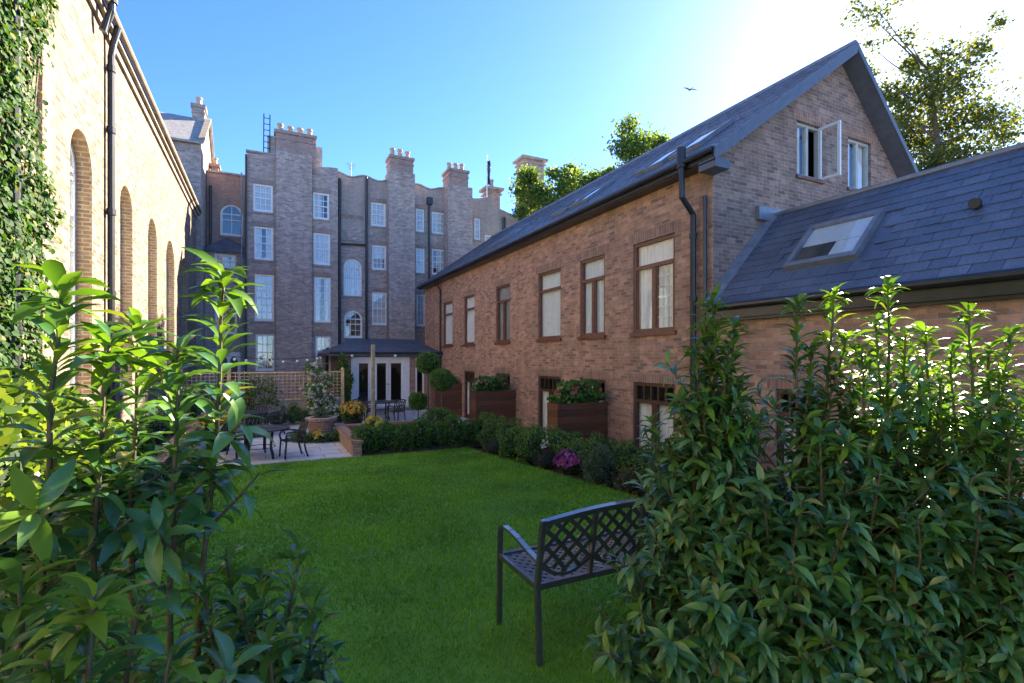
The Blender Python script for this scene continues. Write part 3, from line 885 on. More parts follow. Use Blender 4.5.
mb = MB(); gz = zr(7.12) - .02
mb.tube([(7.10, RY0 + .02, gz), (7.10, MY1 + .12, gz - .05)], .052, 10)
mesh_child(mb, 'gutter', M['iron'], mews)
py = onX(693, 7.40)
mb = MB(); mb.tube([(7.10, py, gz), (7.12, py, gz - .65), (7.40, py, gz - .95), (7.40, py, -.7)], .058, 10)
mb.tube([(7.10, py, gz + .28), (7.10, py, gz - .1)], .085, 10)
for z in (4.2, 3.0, 1.6): mb.tube([(7.40, py, z), (7.40, py, z + .1)], .075, 10)
mesh_child(mb, 'drainpipe', M['iron'], mews)
py2 = onX(705, 7.43)
mb = MB(); mb.tube([(7.43, py2, 4.95), (7.43, py2, -.7)], .04, 8); mesh_child(mb, 'drainpipe', M['iron'], mews)
py3 = onX(440.5, 7.45)
mb = MB(); mb.tube([(7.2, py3, gz - .1), (7.43, py3, gz - .5), (7.43, py3, -.6)], .045, 8); mesh_child(mb, 'drainpipe', M['iron'], mews)

def timber_window(root, P, u0, u1, z0, z1, d=.03, kind='two', cur='full', cm='curtain', nm='window', lintel=True, flip=False):
    """brown casement: a transom light over side hung lights; u runs along the wall"""
    mb = MB(); fw = .075; e = .004; zt = z0 + (z1 - z0) * .72; W = u1 - u0
    pbox(mb, P, u0 + e, u0 + fw, z0 + e, z1 - e, d, d + .08); pbox(mb, P, u1 - fw, u1 - e, z0 + e, z1 - e, d, d + .08)
    pbox(mb, P, u0 + fw, u1 - fw, z0 + e, z0 + fw, d, d + .08); pbox(mb, P, u0 + fw, u1 - fw, z1 - fw, z1 - e, d, d + .08)
    pbox(mb, P, u0 + fw, u1 - fw, zt - .04, zt + .04, d - .01, d + .07)
    if kind == 'two':
        um = (u0 + u1) / 2
        pbox(mb, P, um - .05, um + .05, z0 + fw, zt - .04, d + .003, d + .075)
    if kind == 'two':
        for a, b in ((u0 + fw, um - .05), (um + .05, u1 - fw)):
            pbox(mb, P, a, a + .035, z0 + fw, zt - .04, d + .02, d + .06); pbox(mb, P, b - .035, b, z0 + fw, zt - .04, d + .02, d + .06)
    w = mb.build(nm, M['brown'], None); w.parent = root; w.matrix_parent_inverse = Matrix.Translation(-Vector(root.location))
    g = MB(); g.poly([P(u0 + e, z0 + e, d + .04), P(u1 - e, z0 + e, d + .04), P(u1 - e, z1 - e, d + .04), P(u0 + e, z1 - e, d + .04)]); g.build('pane', M['glass_mews'], w)
    c = MB()
    if cur == 'full': curtain(c, P, u0 - .05, u1 + .05, z0 - .05, z1 + .05, d + .10, amp=.018)
    elif cur == 'near': curtain(c, P, u0 - .05, u0 + W * .5, z0 - .05, z1 + .05, d + .10, amp=.018)
    elif cur == 'far': curtain(c, P, u0 + W * .45, u1 + .05, z0 - .05, z1 + .05, d + .10, amp=.018)
    elif cur == 'sides':
        curtain(c, P, u0 - .05, u0 + W * .3, z0 - .05, z1 + .05, d + .10, amp=.018); curtain(c, P, u1 - W * .4, u1 + .05, z0 - .05, z1 + .05, d + .10, amp=.018)
    if cur: c.build('curtain', M[cm], w, smooth=True)
    s = MB(); pbox(s, P, u0 - .05, u1 + .05, z0 - .09, z0 - .003, -.06, d); s.build('sill', M['brown'] if kind else M['mews'], w)
    if lintel:
        l = MB(); pbox(l, P, u0 - .15, u1 + .15, z1 + .003, z1 + .228, -.007, .1); l.build('lintel', M['mews_soldier'], w)
    return w
kinds = [('one', 'full', 'curtain'), ('one', 'full', 'curtain'), ('two', 'full', 'curtain_grey'), ('one', 'full', 'curtain'), ('two', 'full', 'curtain'), ('two', 'full', 'curtain')]
for (a, b), (kd, cu, cm) in zip(ups, kinds):
    w = timber_window(mews, Pm, a, b, WZ0, WZ1, kind=kd, cur=cu, cm=cm)
# glazing bars of the opened right hand light of the nearest window
a, b = ups[-1]
mb = MB(); u0_, u1_ = a + .11, (a + b) / 2 - .085; zt = WZ0 + 2.0 * .72 - .04
for k in range(1, 3): u = u0_ + (u1_ - u0_) * k / 3; pbox(mb, Pm, u - .014, u + .014, WZ0 + .09, zt, .07, .10)
for k in range(1, 6): z = WZ0 + .09 + (zt - WZ0 - .09) * k / 6; pbox(mb, Pm, u0_, u1_, z - .014, z + .014, .072, .098)
mb.build('glazing_bars', M['white'], w)

def timber_door(root, P, u0, u1, z0, z1, d=.035):
    mb = MB(); fw = .08; e = .004; zt = z1 - .42; um = (u0 + u1) / 2
    pbox(mb, P, u0 + e, u0 + fw, z0, z1 - e, d, d + .08); pbox(mb, P, u1 - fw, u1 - e, z0, z1 - e, d, d + .08)
    pbox(mb, P, u0 + fw, u1 - fw, z1 - fw, z1 - e, d, d + .08); pbox(mb, P, u0 + fw, u1 - fw, zt - .04, zt + .04, d - .01, d + .08)
    for k in range(1, 5):
        u = u0 + fw + (u1 - u0 - 2 * fw) * k / 5; pbox(mb, P, u - .02, u + .02, zt + .04, z1 - fw, d + .01, d + .06)
    pbox(mb, P, um - .09, um + .09, z0 + .02, zt - .04, d + .01, d + .07)
    for a, b in ((u0 + fw, um - .09), (um + .09, u1 - fw)):
        pbox(mb, P, a, b, z0 + .02, z0 + .3, d + .015, d + .065)
    w = mb.build('door', M['door_wood'], None); w.parent = root; w.matrix_parent_inverse = Matrix.Translation(-Vector(root.location))
    g = MB(); g.poly([P(u0 + e, z0 + .1, d + .04), P(u1 - e, z0 + .1, d + .04), P(u1 - e, z1 - e, d + .04), P(u0 + e, z1 - e, d + .04)]); g.build('pane', M['glass_mews'], w)
    c = MB(); curtain(c, P, u0 - .05, u1 + .05, z0, zt, d + .10, amp=.018); c.build('curtain', M['curtain'], w, smooth=True)
    h = MB(); h.tube([P(um - .05, z0 + 1.0, d - .0), P(um - .05, z0 + 1.0, d - .06), P(um - .16, z0 + 1.0, d - .06)], .011, 6); h.build('handle', M['iron'], w)
    l = MB(); pbox(l, P, u0 - .15, u1 + .15, z1 + .003, z1 + .228, -.007, .1); l.build('lintel', M['mews_soldier'], w)
    return w
for a, b in ups[1:]:
    timber_door(mews, Pm, a, b, DZ0 + .01, DZ1)

# gable windows; the left one stands open
def gable_window(u0, u1, z0, z1, opened):
    P = Pg; d = .06; fw = .06; e = .004; um = (u0 + u1) / 2
    mb = MB()
    pbox(mb, P, u0 + e, u0 + fw, z0 + e, z1 - e, d, d + .08); pbox(mb, P, u1 - fw, u1 - e, z0 + e, z1 - e, d, d + .08)
    pbox(mb, P, u0 + fw, u1 - fw, z0 + e, z0 + fw, d, d + .08); pbox(mb, P, u0 + fw, u1 - fw, z1 - fw, z1 - e, d, d + .08)
    pbox(mb, P, um - .04, um + .04, z0 + fw, z1 - fw, d + .002, d + .078)
    w = mb.build('window', M['sash_grey'], None); w.parent = mews; w.matrix_parent_inverse = Matrix.Translation(-Vector(mews.location))
    g = MB(); g.poly([P(u0 + e, z0 + e, d + .04), P(um if opened else u1 - e, z0 + e, d + .04), P(um if opened else u1 - e, z1 - e, d + .04), P(u0 + e, z1 - e, d + .04)]); g.build('pane', M['glass'], w)
    c = MB(); curtain(c, P, u0 - .05, u0 + (u1 - u0) * .4, z0 - .05, z1 + .05, d + .10, amp=.018)
    if not opened: curtain(c, P, um + .1, u1 + .05, z0 - .05, z1 + .05, d + .10, amp=.018)
    c.build('curtain', M['curtain'], w, smooth=True)
    s = MB(); pbox(s, P, u0 - .04, u1 + .04, z0 - .07, z0 - .003, -.04, d); s.build('sill', M['brown'], w)
    l = MB(); pbox(l, P, u0 - .12, u1 + .12, z1 + .003, z1 + .22, -.005, .1); l.build('lintel', M['mews_soldier'], w)
    if opened:
        hp = Vector((u1 - .03, GY + d - .005)); ang = R(52)
        dv = Vector((math.sin(R(3)), -math.cos(R(3))))     # leaf swung out square to the wall
        Wd = .45
        def Q(t, z, k):
            nrm = Vector((-dv.y, dv.x)); p = hp + dv * t + nrm * k
            return (p.x, p.y, z)
        lf = MB()
        for (t0, t1, a, b) in ((0, .055, z0, z1), (Wd - .055, Wd, z0, z1), (.055, Wd - .055, z0, z0 + .055), (.055, Wd - .055, z1 - .055, z1)):
            lf.hexa([Q(t0, a, -.025), Q(t1, a, -.025), Q(t1, a, .025), Q(t0, a, .025), Q(t0, b, -.025), Q(t1, b, -.025), Q(t1, b, .025), Q(t0, b, .025)])
        lf.poly([Q(.05, z0 + .05, 0), Q(Wd - .05, z0 + .05, 0), Q(Wd - .05, z1 - .05, 0), Q(.05, z1 - .05, 0)], 1)
        lf.build('open_casement', [M['white'], M['glass']], w)
for k, o_ in enumerate(gops): gable_window(*o_, k == 0)

# ================================================================== LOW WING (right foreground)
wing = thing('brick_wing', 'low brick wing with large blue grey slates and a roof window, at the right edge', 'building', (MX, 2, -.8))
EX, EZ, SL, WY0 = 7.33, 2.86, 1.05, -4.0
RX = 9.1; RZ = EZ + SL * (RX - EX)
mb = MB()
wops = [(onX(830, MX), onX(775, MX), DZ0 + .001, 1.40)]
wall_face(mb, Pm, WY0, GY - .002, -.8, 2.98, wops, reveal=.11)
mb.poly([(MX, WY0, -.8), (RX + 2, WY0, -.8), (RX + 2, WY0, RZ - 1.8), (RX, WY0, RZ - .1), (MX, WY0, 2.98)])
mb.poly([(RX + 2, WY0, -.8), (RX + 2, GY - .002, -.8), (RX + 2, GY - .002, RZ - 1.8), (RX + 2, WY0, RZ - 1.8)])
mesh_child(mb, 'wall', M['mews'], wing)
timber_door(wing, Pm, wops[0][0], wops[0][1], DZ0 + .01, 1.40)
mb = MB()
Lr = GY - .15 - WY0
euw = Vector((1, 0, SL)).normalized(); Hw = (RX - EX) * math.sqrt(1 + SL ** 2)
mb.hexa([(EX, WY0 - .1, EZ - .12), (RX, WY0 - .1, RZ - .12), (RX, GY - .004, RZ - .12), (EX, GY - .004, EZ - .12),
         (EX, WY0 - .1, EZ - .014), (RX, WY0 - .1, RZ - .014), (RX, GY - .004, RZ - .014), (EX, GY - .004, EZ - .014)])
mb.hexa([(RX, WY0 - .1, RZ - .12), (RX + 2.2, WY0 - .1, RZ - 1.9), (RX + 2.2, GY - .004, RZ - 1.9), (RX, GY - .004, RZ - .12),
         (RX, WY0 - .1, RZ - .014), (RX + 2.2, WY0 - .1, RZ - 1.8), (RX + 2.2, GY - .004, RZ - 1.8), (RX, GY - .004, RZ - .014)])
SKY = (4.37, 5.52, .70, 1.77)       # roof window: y0,y1, slope from, to
slates(mb, (EX, WY0, EZ), (0, 1, 0), (1, 0, SL), Lr, Hw, .30, .195, jit=.005, th=.012, skip=[(SKY[0] - .02 - WY0, SKY[1] + .02 - WY0, SKY[2] + .04, SKY[3] - .02)], seed=8)
rw = mesh_child(mb, 'roof', M['slate'], wing)
def wpt(y, h, off=0):
    return Vector((EX, y, EZ)) + euw * h + Vector((-SL, 0, 1)).normalized() * off
mb = MB()
mb.tube([(RX, WY0, RZ + .02), (RX, GY - .01, RZ + .02)], .05, 8)
mb.hexa([wpt(GY - .17, 0, .004), wpt(GY - .006, 0, .004), wpt(GY - .006, Hw, .004), wpt(GY - .17, Hw, .004), wpt(GY - .17, 0, .02), wpt(GY - .006, 0, .1), wpt(GY - .006, Hw, .1), wpt(GY - .17, Hw, .02)])
mb.box(RX - .45, RX + .25, GY - .10, GY - .004, RZ - .1, RZ + .16)
mb.build('flashing', M['lead'], rw)
s = MB(); a, b, h0, h1 = SKY
for (y0, y1, q0, q1) in ((a, b, h0, h0 + .10), (a, b, h1 - .08, h1), (a, a + .075, h0 + .10, h1 - .08), (b - .075, b, h0 + .10, h1 - .08)):
    s.hexa([wpt(y0, q0, -.01), wpt(y1, q0, -.01), wpt(y1, q1, -.01), wpt(y0, q1, -.01), wpt(y0, q0, .085), wpt(y1, q0, .085), wpt(y1, q1, .085), wpt(y0, q1, .085)])
so = s.build('skylight', M['lead'], rw)
g = MB(); g.poly([wpt(a + .07, h0 + .09, .055), wpt(b - .07, h0 + .09, .055), wpt(b - .07, h1 - .07, .055), wpt(a + .07, h1 - .07, .055)]); g.build('pane', M['glass_dark'], so)
g = MB(); g.poly([wpt(a + .07, h0 + .52, .03), wpt(b - .07, h0 + .52, .03), wpt(b - .07, h1 - .07, .03), wpt(a + .07, h1 - .07, .03)])
g.poly([wpt(a + .07, h0 + .09, .025), wpt(a + .5, h0 + .09, .025), wpt(a + .5, h0 + .52, .025), wpt(a + .07, h0 + .52, .025)])
g.build('blind', M['curtain'], so)
g = MB(); g.poly([wpt(a + .07, h0 + .09, .012), wpt(b - .07, h0 + .09, .012), wpt(b - .07, h1 - .07, .012), wpt(a + .07, h1 - .07, .012)]); g.build('dark_backing', M['dark_room'], so)  # flat sheet in the dark room colour under the pane, no opening below
mb = MB(); mb.box(EX + .03, MX - .004, WY0, GY - .01, EZ - .30, EZ - .125); mb.box(EX - .02, EX + .03, WY0, GY - .01, EZ - .26, EZ - .02)
mesh_child(mb, 'fascia', M['iron'], wing)
mb = MB(); mb.tube([(EX - .07, WY0, EZ - .05), (EX - .07, GY - .03, EZ - .05)], .062, 10); mesh_child(mb, 'gutter', M['iron'], wing)
mb = MB(); q = wpt(3.15, 1.35, .0); mb.tube([q, q + Vector((-.06, 0, .05))], .05, 10); mb.tube([q + Vector((-.06, 0, .05)), q + Vector((-.10, 0, .05))], .07, 10)
mb.build('roof_vent', M['iron'], rw)

# ================================================================== TOWNHOUSES (far end)
def chimney(root, x0, x1, y0, y1, z0, z1, npots, m='town_red', cap=True, poth=.55, big_cap=False):
    mb = MB(); mb.box(x0, x1, y0, y1, z0, z1)
    ov = .22 if big_cap else .07
    if cap:
        mb.box(x0 - ov, x1 + ov, y0 - ov, y1 + ov, z1 + .001, z1 + .16); mb.box(x0 - ov / 2, x1 + ov / 2, y0 - ov / 2, y1 + ov / 2, z1 - .3, z1 - .2)
    c = mb.build('chimney', M[m], None); c.parent = root; c.matrix_parent_inverse = Matrix.Translation(-Vector(root.location))
    for k in range(npots):
        x = x0 + (x1 - x0) * (k + .5) / npots; h = poth * (1 + .12 * math.sin(k * 2.3 + x)); r = min(.15, (x1 - x0) / npots * .36)
        p = MB(); p.lathe((x, (y0 + y1) / 2, z1 + .14), [(r * 1.05, 0), (r, .1), (r * .82, h * .7), (r * .85, h * .8), (r * 1.1, h * .84), (r * 1.08, h)], 12)
        p.build('chimney_pot', M['terracotta'], c)
    return c
def pipe(root, pts, r=.06, m='iron'):
    mb = MB(); mb.tube(pts, r, 8); return mesh_child(mb, 'drainpipe', M[m], root)
def zs_(py_t, py_b, px, Y): return zY(px, py_b, Y), zY(px, py_t, Y)
def town_windows(root, P, Y, specs):
    """specs: (px0, px1, py_top, py_bottom, arch?, rows, curtain)"""
    ops = []
    for (a, b, t, bt, arch, rows, cu) in specs:
        z0, z1 = zs_(t, bt, (a + b) / 2, Y); x0_, x1_ = onY(a, Y), onY(b, Y)
        ops.append((x0_, x1_, z0, z1, (x1_ - x0_) / 2 if arch else 0))
    return ops

# --- house with the tall central chimney breast
t1 = thing('brick_townhouse', 'tall brown brick townhouse with a broad central chimney, behind the trellis', 'building', (1.3, 28, -.8))
YA = 28.0; PA = lambda u, z, d: (u, YA + d, z)
XA0, XA1 = onY(247, YA), onY(338, YA)
spA = [(253, 273, 184, 212, 0, 4, 'full'), (254, 273.5, 226.5, 260, 0, 4, 'sides'), (254.5, 274, 274, 321, 0, 6, 'full'), (255.5, 274.5, 334, 371, 0, 4, 'left'),
       (313, 329.5, 192.5, 219.5, 0, 4, 'left'), (313.5, 330.5, 233, 265, 0, 4, 'full'), (314, 331, 277, 322.5, 0, 6, 'sides'), (315.5, 331, 336, 374, 0, 4, 'left')]
opsA = town_windows(t1, PA, YA, spA)
mb = MB()
topA = lambda u: 12.15 - .06 * (u - XA0) - .10 * math.cos((u - XA0) * 2.2)
wall_face(mb, PA, XA0, XA1, -.8, 12.6, opsA, reveal=.13, top=topA, cuts=[XA0 + k * .3 for k in range(1, 14)])
mb.poly([(XA0, YA, -.8), (XA0, 36, -.8), (XA0, 36, 12.1), (XA0, YA, 12.1)]); mb.poly([(XA1, YA, -.8), (XA1, 36, -.8), (XA1, 36, 11.8), (XA1, YA, 11.8)])
mb.poly([(XA0, YA, 11.6), (XA1, YA, 11.6), (XA1, 36, 11.6), (XA0, 36, 11.6)])
mesh_child(mb, 'wall', M['town'], t1)
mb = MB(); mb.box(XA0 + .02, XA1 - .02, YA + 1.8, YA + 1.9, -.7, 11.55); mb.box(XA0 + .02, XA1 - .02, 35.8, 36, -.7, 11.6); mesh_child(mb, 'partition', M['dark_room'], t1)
for (s_, o_) in zip(spA, opsA):
    win_child(t1, PA, o_[0], o_[1], o_[2], o_[3], d=.08, cols=3, rows=s_[5], cur=s_[6], sill='granite', lintel='town_soldier')
mb = MB(); bx0, bx1 = onY(276, YA - .18), onY(312, YA - .18)
mb.box(bx0, bx1, YA - .18, YA - .002, -.8, 12.35); mesh_child(mb, 'chimney_breast', M['town'], t1)
c0, c1 = onY(275, 28.4), onY(315, 28.4)
mb = MB(); mb.box(XA0 + .9, c0 - .002, 28.25, 29.3, 11.5, 13.2, 0); mb.box(c1 + .002, c1 + .35, 28.25, 29.3, 11.5, 13.05, 0); mesh_child(mb, 'rendered_flank', M['stone'], t1)
chimney(t1, c0 + .02, c1 - .02, 27.95, 29.3, 11.5, zY(295, 136, 28.0), 4)
mb = MB(); mb.box(XA0 - .05, bx0 - .02, YA - .05, YA + .3, 12.12, 12.2); mesh_child(mb, 'coping', M['granite'], t1)
pipe(t1, [(onY(246, 27.85), 27.85, -.6), (onY(246, 27.85), 27.85, 11.9)], .05)
# recessed stair bay on its left with the lean-to
YL = 29.2; PL = lambda u, z, d: (u, YL + d, z)
XL0, XL1 = -2.64, XA0 - .002
opsL = town_windows(t1, PL, YL, [(220, 243, 204, 236, 1, 3, None)])
mb = MB(); wall_face(mb, PL, XL0, XL1, -.8, zY(225, 174, YL), opsL, reveal=.15)
mb.poly([(XL0, YL, 11.2), (XL1, YL, 11.2), (XL1, 36, 11.2), (XL0, 36, 11.2)])
mesh_child(mb, 'stair_bay_wall', M['town_red'], t1)
mb = MB(); mb.box(XL0, XL1, YL - .06, YL + .3, zY(225, 174, YL) + .002, zY(225, 174, YL) + .09); mesh_child(mb, 'coping', M['granite'], t1)
win_child(t1, PL, *opsL[0][:4], d=.08, cols=2, rows=2, arch=opsL[0][4], meeting=True, cur=None, sill='granite')
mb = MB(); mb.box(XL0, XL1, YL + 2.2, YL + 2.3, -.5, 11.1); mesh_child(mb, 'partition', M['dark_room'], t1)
YQ = 28.25; PQ = lambda u, z, d: (u, YQ + d, z)
spQ = [(214, 236, 254, 268, 0, 2, 'full'), (215, 237, 298, 334, 0, 4, None), (216.5, 241, 352, 410, 0, 1, None)]
opsQ = town_windows(t1, PQ, YQ, spQ)
qz = zY(225, 250, YQ)
mb = MB(); wall_face(mb, PQ, XL0, XL1 - .01, -.8, qz, opsQ, reveal=.12); mesh_child(mb, 'return_wall', M['town'], t1)
for k in (0, 1): win_child(t1, PQ, *opsQ[k][:4], d=.08, cols=3, rows=spQ[k][5], cur=spQ[k][6], sill='granite')
a, b, c, d = opsQ[2][:4]
mb = MB(); pbox(mb, PQ, a, b, c, d, .05, .10)
dr = mesh_child(mb, 'door', M['white'], t1)
for k in range(2):
    ua = a + (b - a) * (.12 + .42 * k); ub = ua + (b - a) * .32
    g = MB(); n = 8; zt = d - .45
    pts = [(ua, c + 1.3), (ub, c + 1.3)] + [((ua + ub) / 2 + (ub - ua) / 2 * math.cos(math.pi * j / n), zt + .22 * math.sin(math.pi * j / n)) for j in range(n + 1)]
    g.poly([PQ(u, z, .045) for u, z in pts]); g.build('pane', M['door_wood'], dr)
mb = MB(); mx_ = (XL0 + XL1) / 2; pk = (mx_, YL - .03, zY(225, 237, YL))
e0, e1 = (XL0 - .05, YQ - .2, qz - .02), (XL1, YQ - .2, qz - .02)
mb.poly([e0, e1, pk]); mb.poly([e0, pk, (XL0 - .05, YL - .003, qz + .3)]); mb.poly([e1, (XL1, YL - .003, qz + .3), pk])
mb.box(XL0 - .05, XL1, YQ - .2, YQ - .15, qz - .12, qz - .025)
mesh_child(mb, 'roof', M['slate_flat'], t1)
pipe(t1, [(onY(241.5, YQ - .3), YQ - .3, -.6), (onY(241.5, YQ - .3), YQ - .3, 11.0)], .035, 'lead')
pipe(t1, [(onY(210.5, YL - .12), YL - .12, 7.6), (onY(210.5, YL - .12), YL - .12, zY(210, 186, YL))], .06)
chimney(t1, onY(211, 30.5), onY(218.5, 30.5), 30.5, 31.1, 11, zY(215, 167, 30.5), 1, poth=.45)

# --- tall block with the gabled slate roof behind the hall
t0 = thing('gabled_brick_house', 'tall brick house with pitched slate roof rising behind the far end of the hall', 'building', (-5.5, 27, -.8))
TX1, TY0, TY1, TZ = -2.66, 26.95, 33.0, zY(190, 141, 26.95)
rzT = zY(190, 119, 29.98)
mb = MB()
mb.poly([(-12, TY0, -.8), (TX1, TY0, -.8), (TX1, TY0, TZ), (-12, TY0, TZ)])
mb.poly([(TX1, TY0, -.8), (TX1, TY1, -.8), (TX1, TY1, TZ), (TX1, (TY0 + TY1) / 2, rzT - .05), (TX1, TY0, TZ)])
mb.poly([(-12, TY1, -.8), (TX1, TY1, -.8), (TX1, TY1, TZ), (-12, TY1, TZ)])
mb.poly([(-12, TY0, -.8), (-12, TY1, -.8), (-12, TY1, TZ), (-12, (TY0 + TY1) / 2, rzT - .05), (-12, TY0, TZ)])
mesh_child(mb, 'wall', M['town'], t0)
mb = MB(); ym = (TY0 + TY1) / 2
for (ya, yb) in ((TY0 - .2, ym), (TY1 + .2, ym)):
    za = TZ - .12
    mb.hexa([(-12.2, ya, za), (TX1 + .12, ya, za), (TX1 + .12, yb, rzT), (-12.2, yb, rzT), (-12.2, ya, za + .1), (TX1 + .12, ya, za + .1), (TX1 + .12, yb, rzT + .1), (-12.2, yb, rzT + .1)])
mesh_child(mb, 'roof', M['granite'], t0)
mb = MB()
for (ya, yb) in ((TY0 - .2, ym), (TY1 + .2, ym)):
    mb.hexa([(TX1 - .1, ya, TZ - .02), (TX1 + .16, ya, TZ - .02), (TX1 + .16, yb, rzT + .1), (TX1 - .1, yb, rzT + .1), (TX1 - .1, ya, TZ + .06), (TX1 + .16, ya, TZ + .06), (TX1 + .16, yb, rzT + .2), (TX1 - .1, yb, rzT + .2)])
mesh_child(mb, 'verge', M['coping'], t0)
chimney(t0, onY(193, 30), onY(205, 30), 29.7, 30.4, rzT - .8, zY(199, 110, 30), 1, m='town', poth=.5)

# --- house with stair windows and the tall narrow chimney
t2 = thing('brick_townhouse', 'brown brick townhouse with arched stair window and tall slim chimney breast above the garden room', 'building', (6, 28.8, -.8))
YB = 28.8; PB = lambda u, z, d: (u, YB + d, z)
XB0, XB1 = XA1 + .003, onY(447, YB)
spB = [(342.5, 361, 219, 239.5, 0, 2, 'upper'), (343.5, 362, 258.5, 296, 1, 4, 'full'), (344, 362.5, 310, 338, 1, 4, None),
       (371, 386, 202.5, 226.5, 0, 4, 'full'), (372, 386.5, 245, 270, 0, 4, 'upper'), (372, 387.5, 292, 325, 0, 4, 'full'),
       (416, 424.5, 208.5, 232, 0, 4, 'full'), (416, 425, 248, 273, 0, 4, 'full'), (416.5, 425.5, 294, 326, 0, 4, 'full'),
       (432, 446, 212, 234, 0, 4, 'full'), (432, 446, 249, 275, 0, 4, 'right')]
opsB = town_windows(t2, PB, YB, spB)
mb = MB()
def topB(u):
    k = (u - XB0) / (XB1 - XB0)
    return 11.97 + .09 * math.cos(k * 2 * math.pi * 4.2)
zsplit = 9.1
wall_face(mb, PB, XB0, XB1, -.8, zsplit, [o_ for o_ in opsB if o_[3] < zsplit], reveal=.13)
mb2 = MB()
wall_face(mb2, PB, XB0, XB1, zsplit, 12.4, [o_ for o_ in opsB if o_[2] > zsplit], reveal=.13, m=0, top=topB, cuts=[XB0 + (XB1 - XB0) * k / 40 for k in range(1, 40)])
print('opsB z', [(round(o_[2], 2), round(o_[3], 2)) for o_ in opsB])
bad = [o_ for o_ in opsB if o_[2] <= zsplit <= o_[3]]
print('crossing', bad)
mb.poly([(XB0, YB, 11.5), (XB1, YB, 11.5), (XB1, 36, 11.5), (XB0, 36, 11.5)])
mb.box(XB0, XB1, YB + 2.5, YB + 2.6, -.5, 11.4)
mesh_child(mb, 'wall', M['town'], t2); mesh_child(mb2, 'parapet_wall', M['town_pale'], t2)
mb = MB(); nn = 40
for k in range(nn):
    ua, ub = XB0 + (XB1 - XB0) * k / nn, XB0 + (XB1 - XB0) * (k + 1) / nn
    za, zb = topB(ua), topB(ub)
    mb.hexa([(ua, YB - .06, za), (ub, YB - .06, zb), (ub, YB + .35, zb), (ua, YB + .35, za), (ua, YB - .06, za + .07), (ub, YB - .06, zb + .07), (ub, YB + .35, zb + .07), (ua, YB + .35, za + .07)])
mesh_child(mb, 'coping', M['granite'], t2)
for (s_, o_) in zip(spB, opsB):
    win_child(t2, PB, *o_[:4], d=.08, cols=3 if s_[1] - s_[0] > 12 else 2, rows=s_[5], arch=o_[4], cur=s_[6], sill='granite', meeting=True, lintel=None if o_[4] else 'town_soldier')
YC = 28.15
cx0, cx1 = onY(389, YC), onY(415, YC)
mb = MB(); mb.box(cx0, cx1, YC, YB - .002, -.8, zY(402, 172, YC)); mb.box(cx0, cx1, YB, 29.2, 11.4, zY(402, 172, YC))
mesh_child(mb, 'chimney_breast', M['town'], t2)
chimney(t2, onY(390.5, YC), onY(413.5, YC), YC + .05, 29.15, zY(402, 172, YC) + .002, zY(402, 159, YC), 3)
pipe(t2, [(onY(339.5, YB - .12), YB - .12, -.5), (onY(339.5, YB - .12), YB - .12, 11.7)], .085)
pipe(t2, [(onY(366.5, YB - .12), YB - .12, -.5), (onY(366.5, YB - .12), YB - .12, 12.0)], .07)
pipe(t2, [(onY(340, YB - .1), YB - .1, zY(340, 244, YB)), (onY(366, YB - .1), YB - .1, zY(366, 245.5, YB))], .06)
pipe(t2, [(onY(429, YB - .12), YB - .12, -.5), (onY(429, YB - .12), YB - .12, 11.1)], .065)
mb = MB(); xh = onY(429.5, YB - .15); mb.box(xh - .16, xh + .16, YB - .3, YB - .03, 10.95, 11.35); mesh_child(mb, 'rain_hopper', M['iron'], t2)

# --- last house with the flagpole
t3 = thing('brick_townhouse', 'brick townhouse furthest right of the row, with clustered chimney and flagpole, above the slate roof', 'building', (14, 28.8, -.8))
XD0, XD1 = XB1 + .003, 24.0
spD = [(474.5, 481, 218, 240, 0, 4, 'full'), (485, 496, 235, 248, 0, 3, 'left'), (474.5, 482, 258, 284, 0, 4, 'full')]
opsD = town_windows(t3, PB, YB, spD)
def topD(u):
    base = 11.95 if u < onY(492, YB) else 11.35
    return base + .14 * math.cos((u - XD0) * 2.0) - .03 * (u - XD0)
mb = MB()
wall_face(mb, PB, XD0, XD1, -.8, 12.6, opsD, reveal=.13, top=topD, cuts=[XD0 + k * .35 for k in range(1, 38)])
mb.poly([(XD0, YB, 10.8), (XD1, YB, 10.8), (XD1, 36, 10.8), (XD0, 36, 10.8)]); mb.poly([(XD1, YB, -.8), (XD1, 36, -.8), (XD1, 36, 11.0), (XD1, YB, 11.0)])
mesh_child(mb, 'wall', M['town_pale'], t3)
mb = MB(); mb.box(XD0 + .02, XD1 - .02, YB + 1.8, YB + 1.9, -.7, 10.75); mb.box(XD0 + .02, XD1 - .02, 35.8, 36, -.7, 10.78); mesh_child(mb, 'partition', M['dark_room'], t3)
for (s_, o_) in zip(spD, opsD): win_child(t3, PB, *o_[:4], d=.08, cols=2, rows=s_[5], cur=s_[6], sill='granite')
YD = 28.0
dx0, dx1 = onY(448, YD), onY(472.5, YD)
mb = MB(); mb.box(dx0, dx1, YD, YB - .002, -.8, zY(460, 186, YD)); mb.box(dx0, dx1, YB, 29.3, 11.3, zY(460, 186, YD)); mesh_child(mb, 'chimney_breast', M['town'], t3)
chimney(t3, onY(449.5, YD), onY(468.5, YD), YD + .05, 29.2, zY(460, 186, YD) + .002, zY(460, 172, YD), 3)
chimney(t3, onY(487.5, 31), onY(500, 31), 31, 31.8, 10.8, zY(494, 190, 31), 1, big_cap=True, poth=.6, m='town')
chimney(t3, onY(524, 32), onY(544, 32), 32, 33.2, 10.8, zY(534, 160, 32), 0, big_cap=True, m='town')
pipe(t3, [(onY(504, YB - .12), YB - .12, 6), (onY(504, YB - .12), YB - .12, 10.8)], .1)
fx = onY(487, 30)
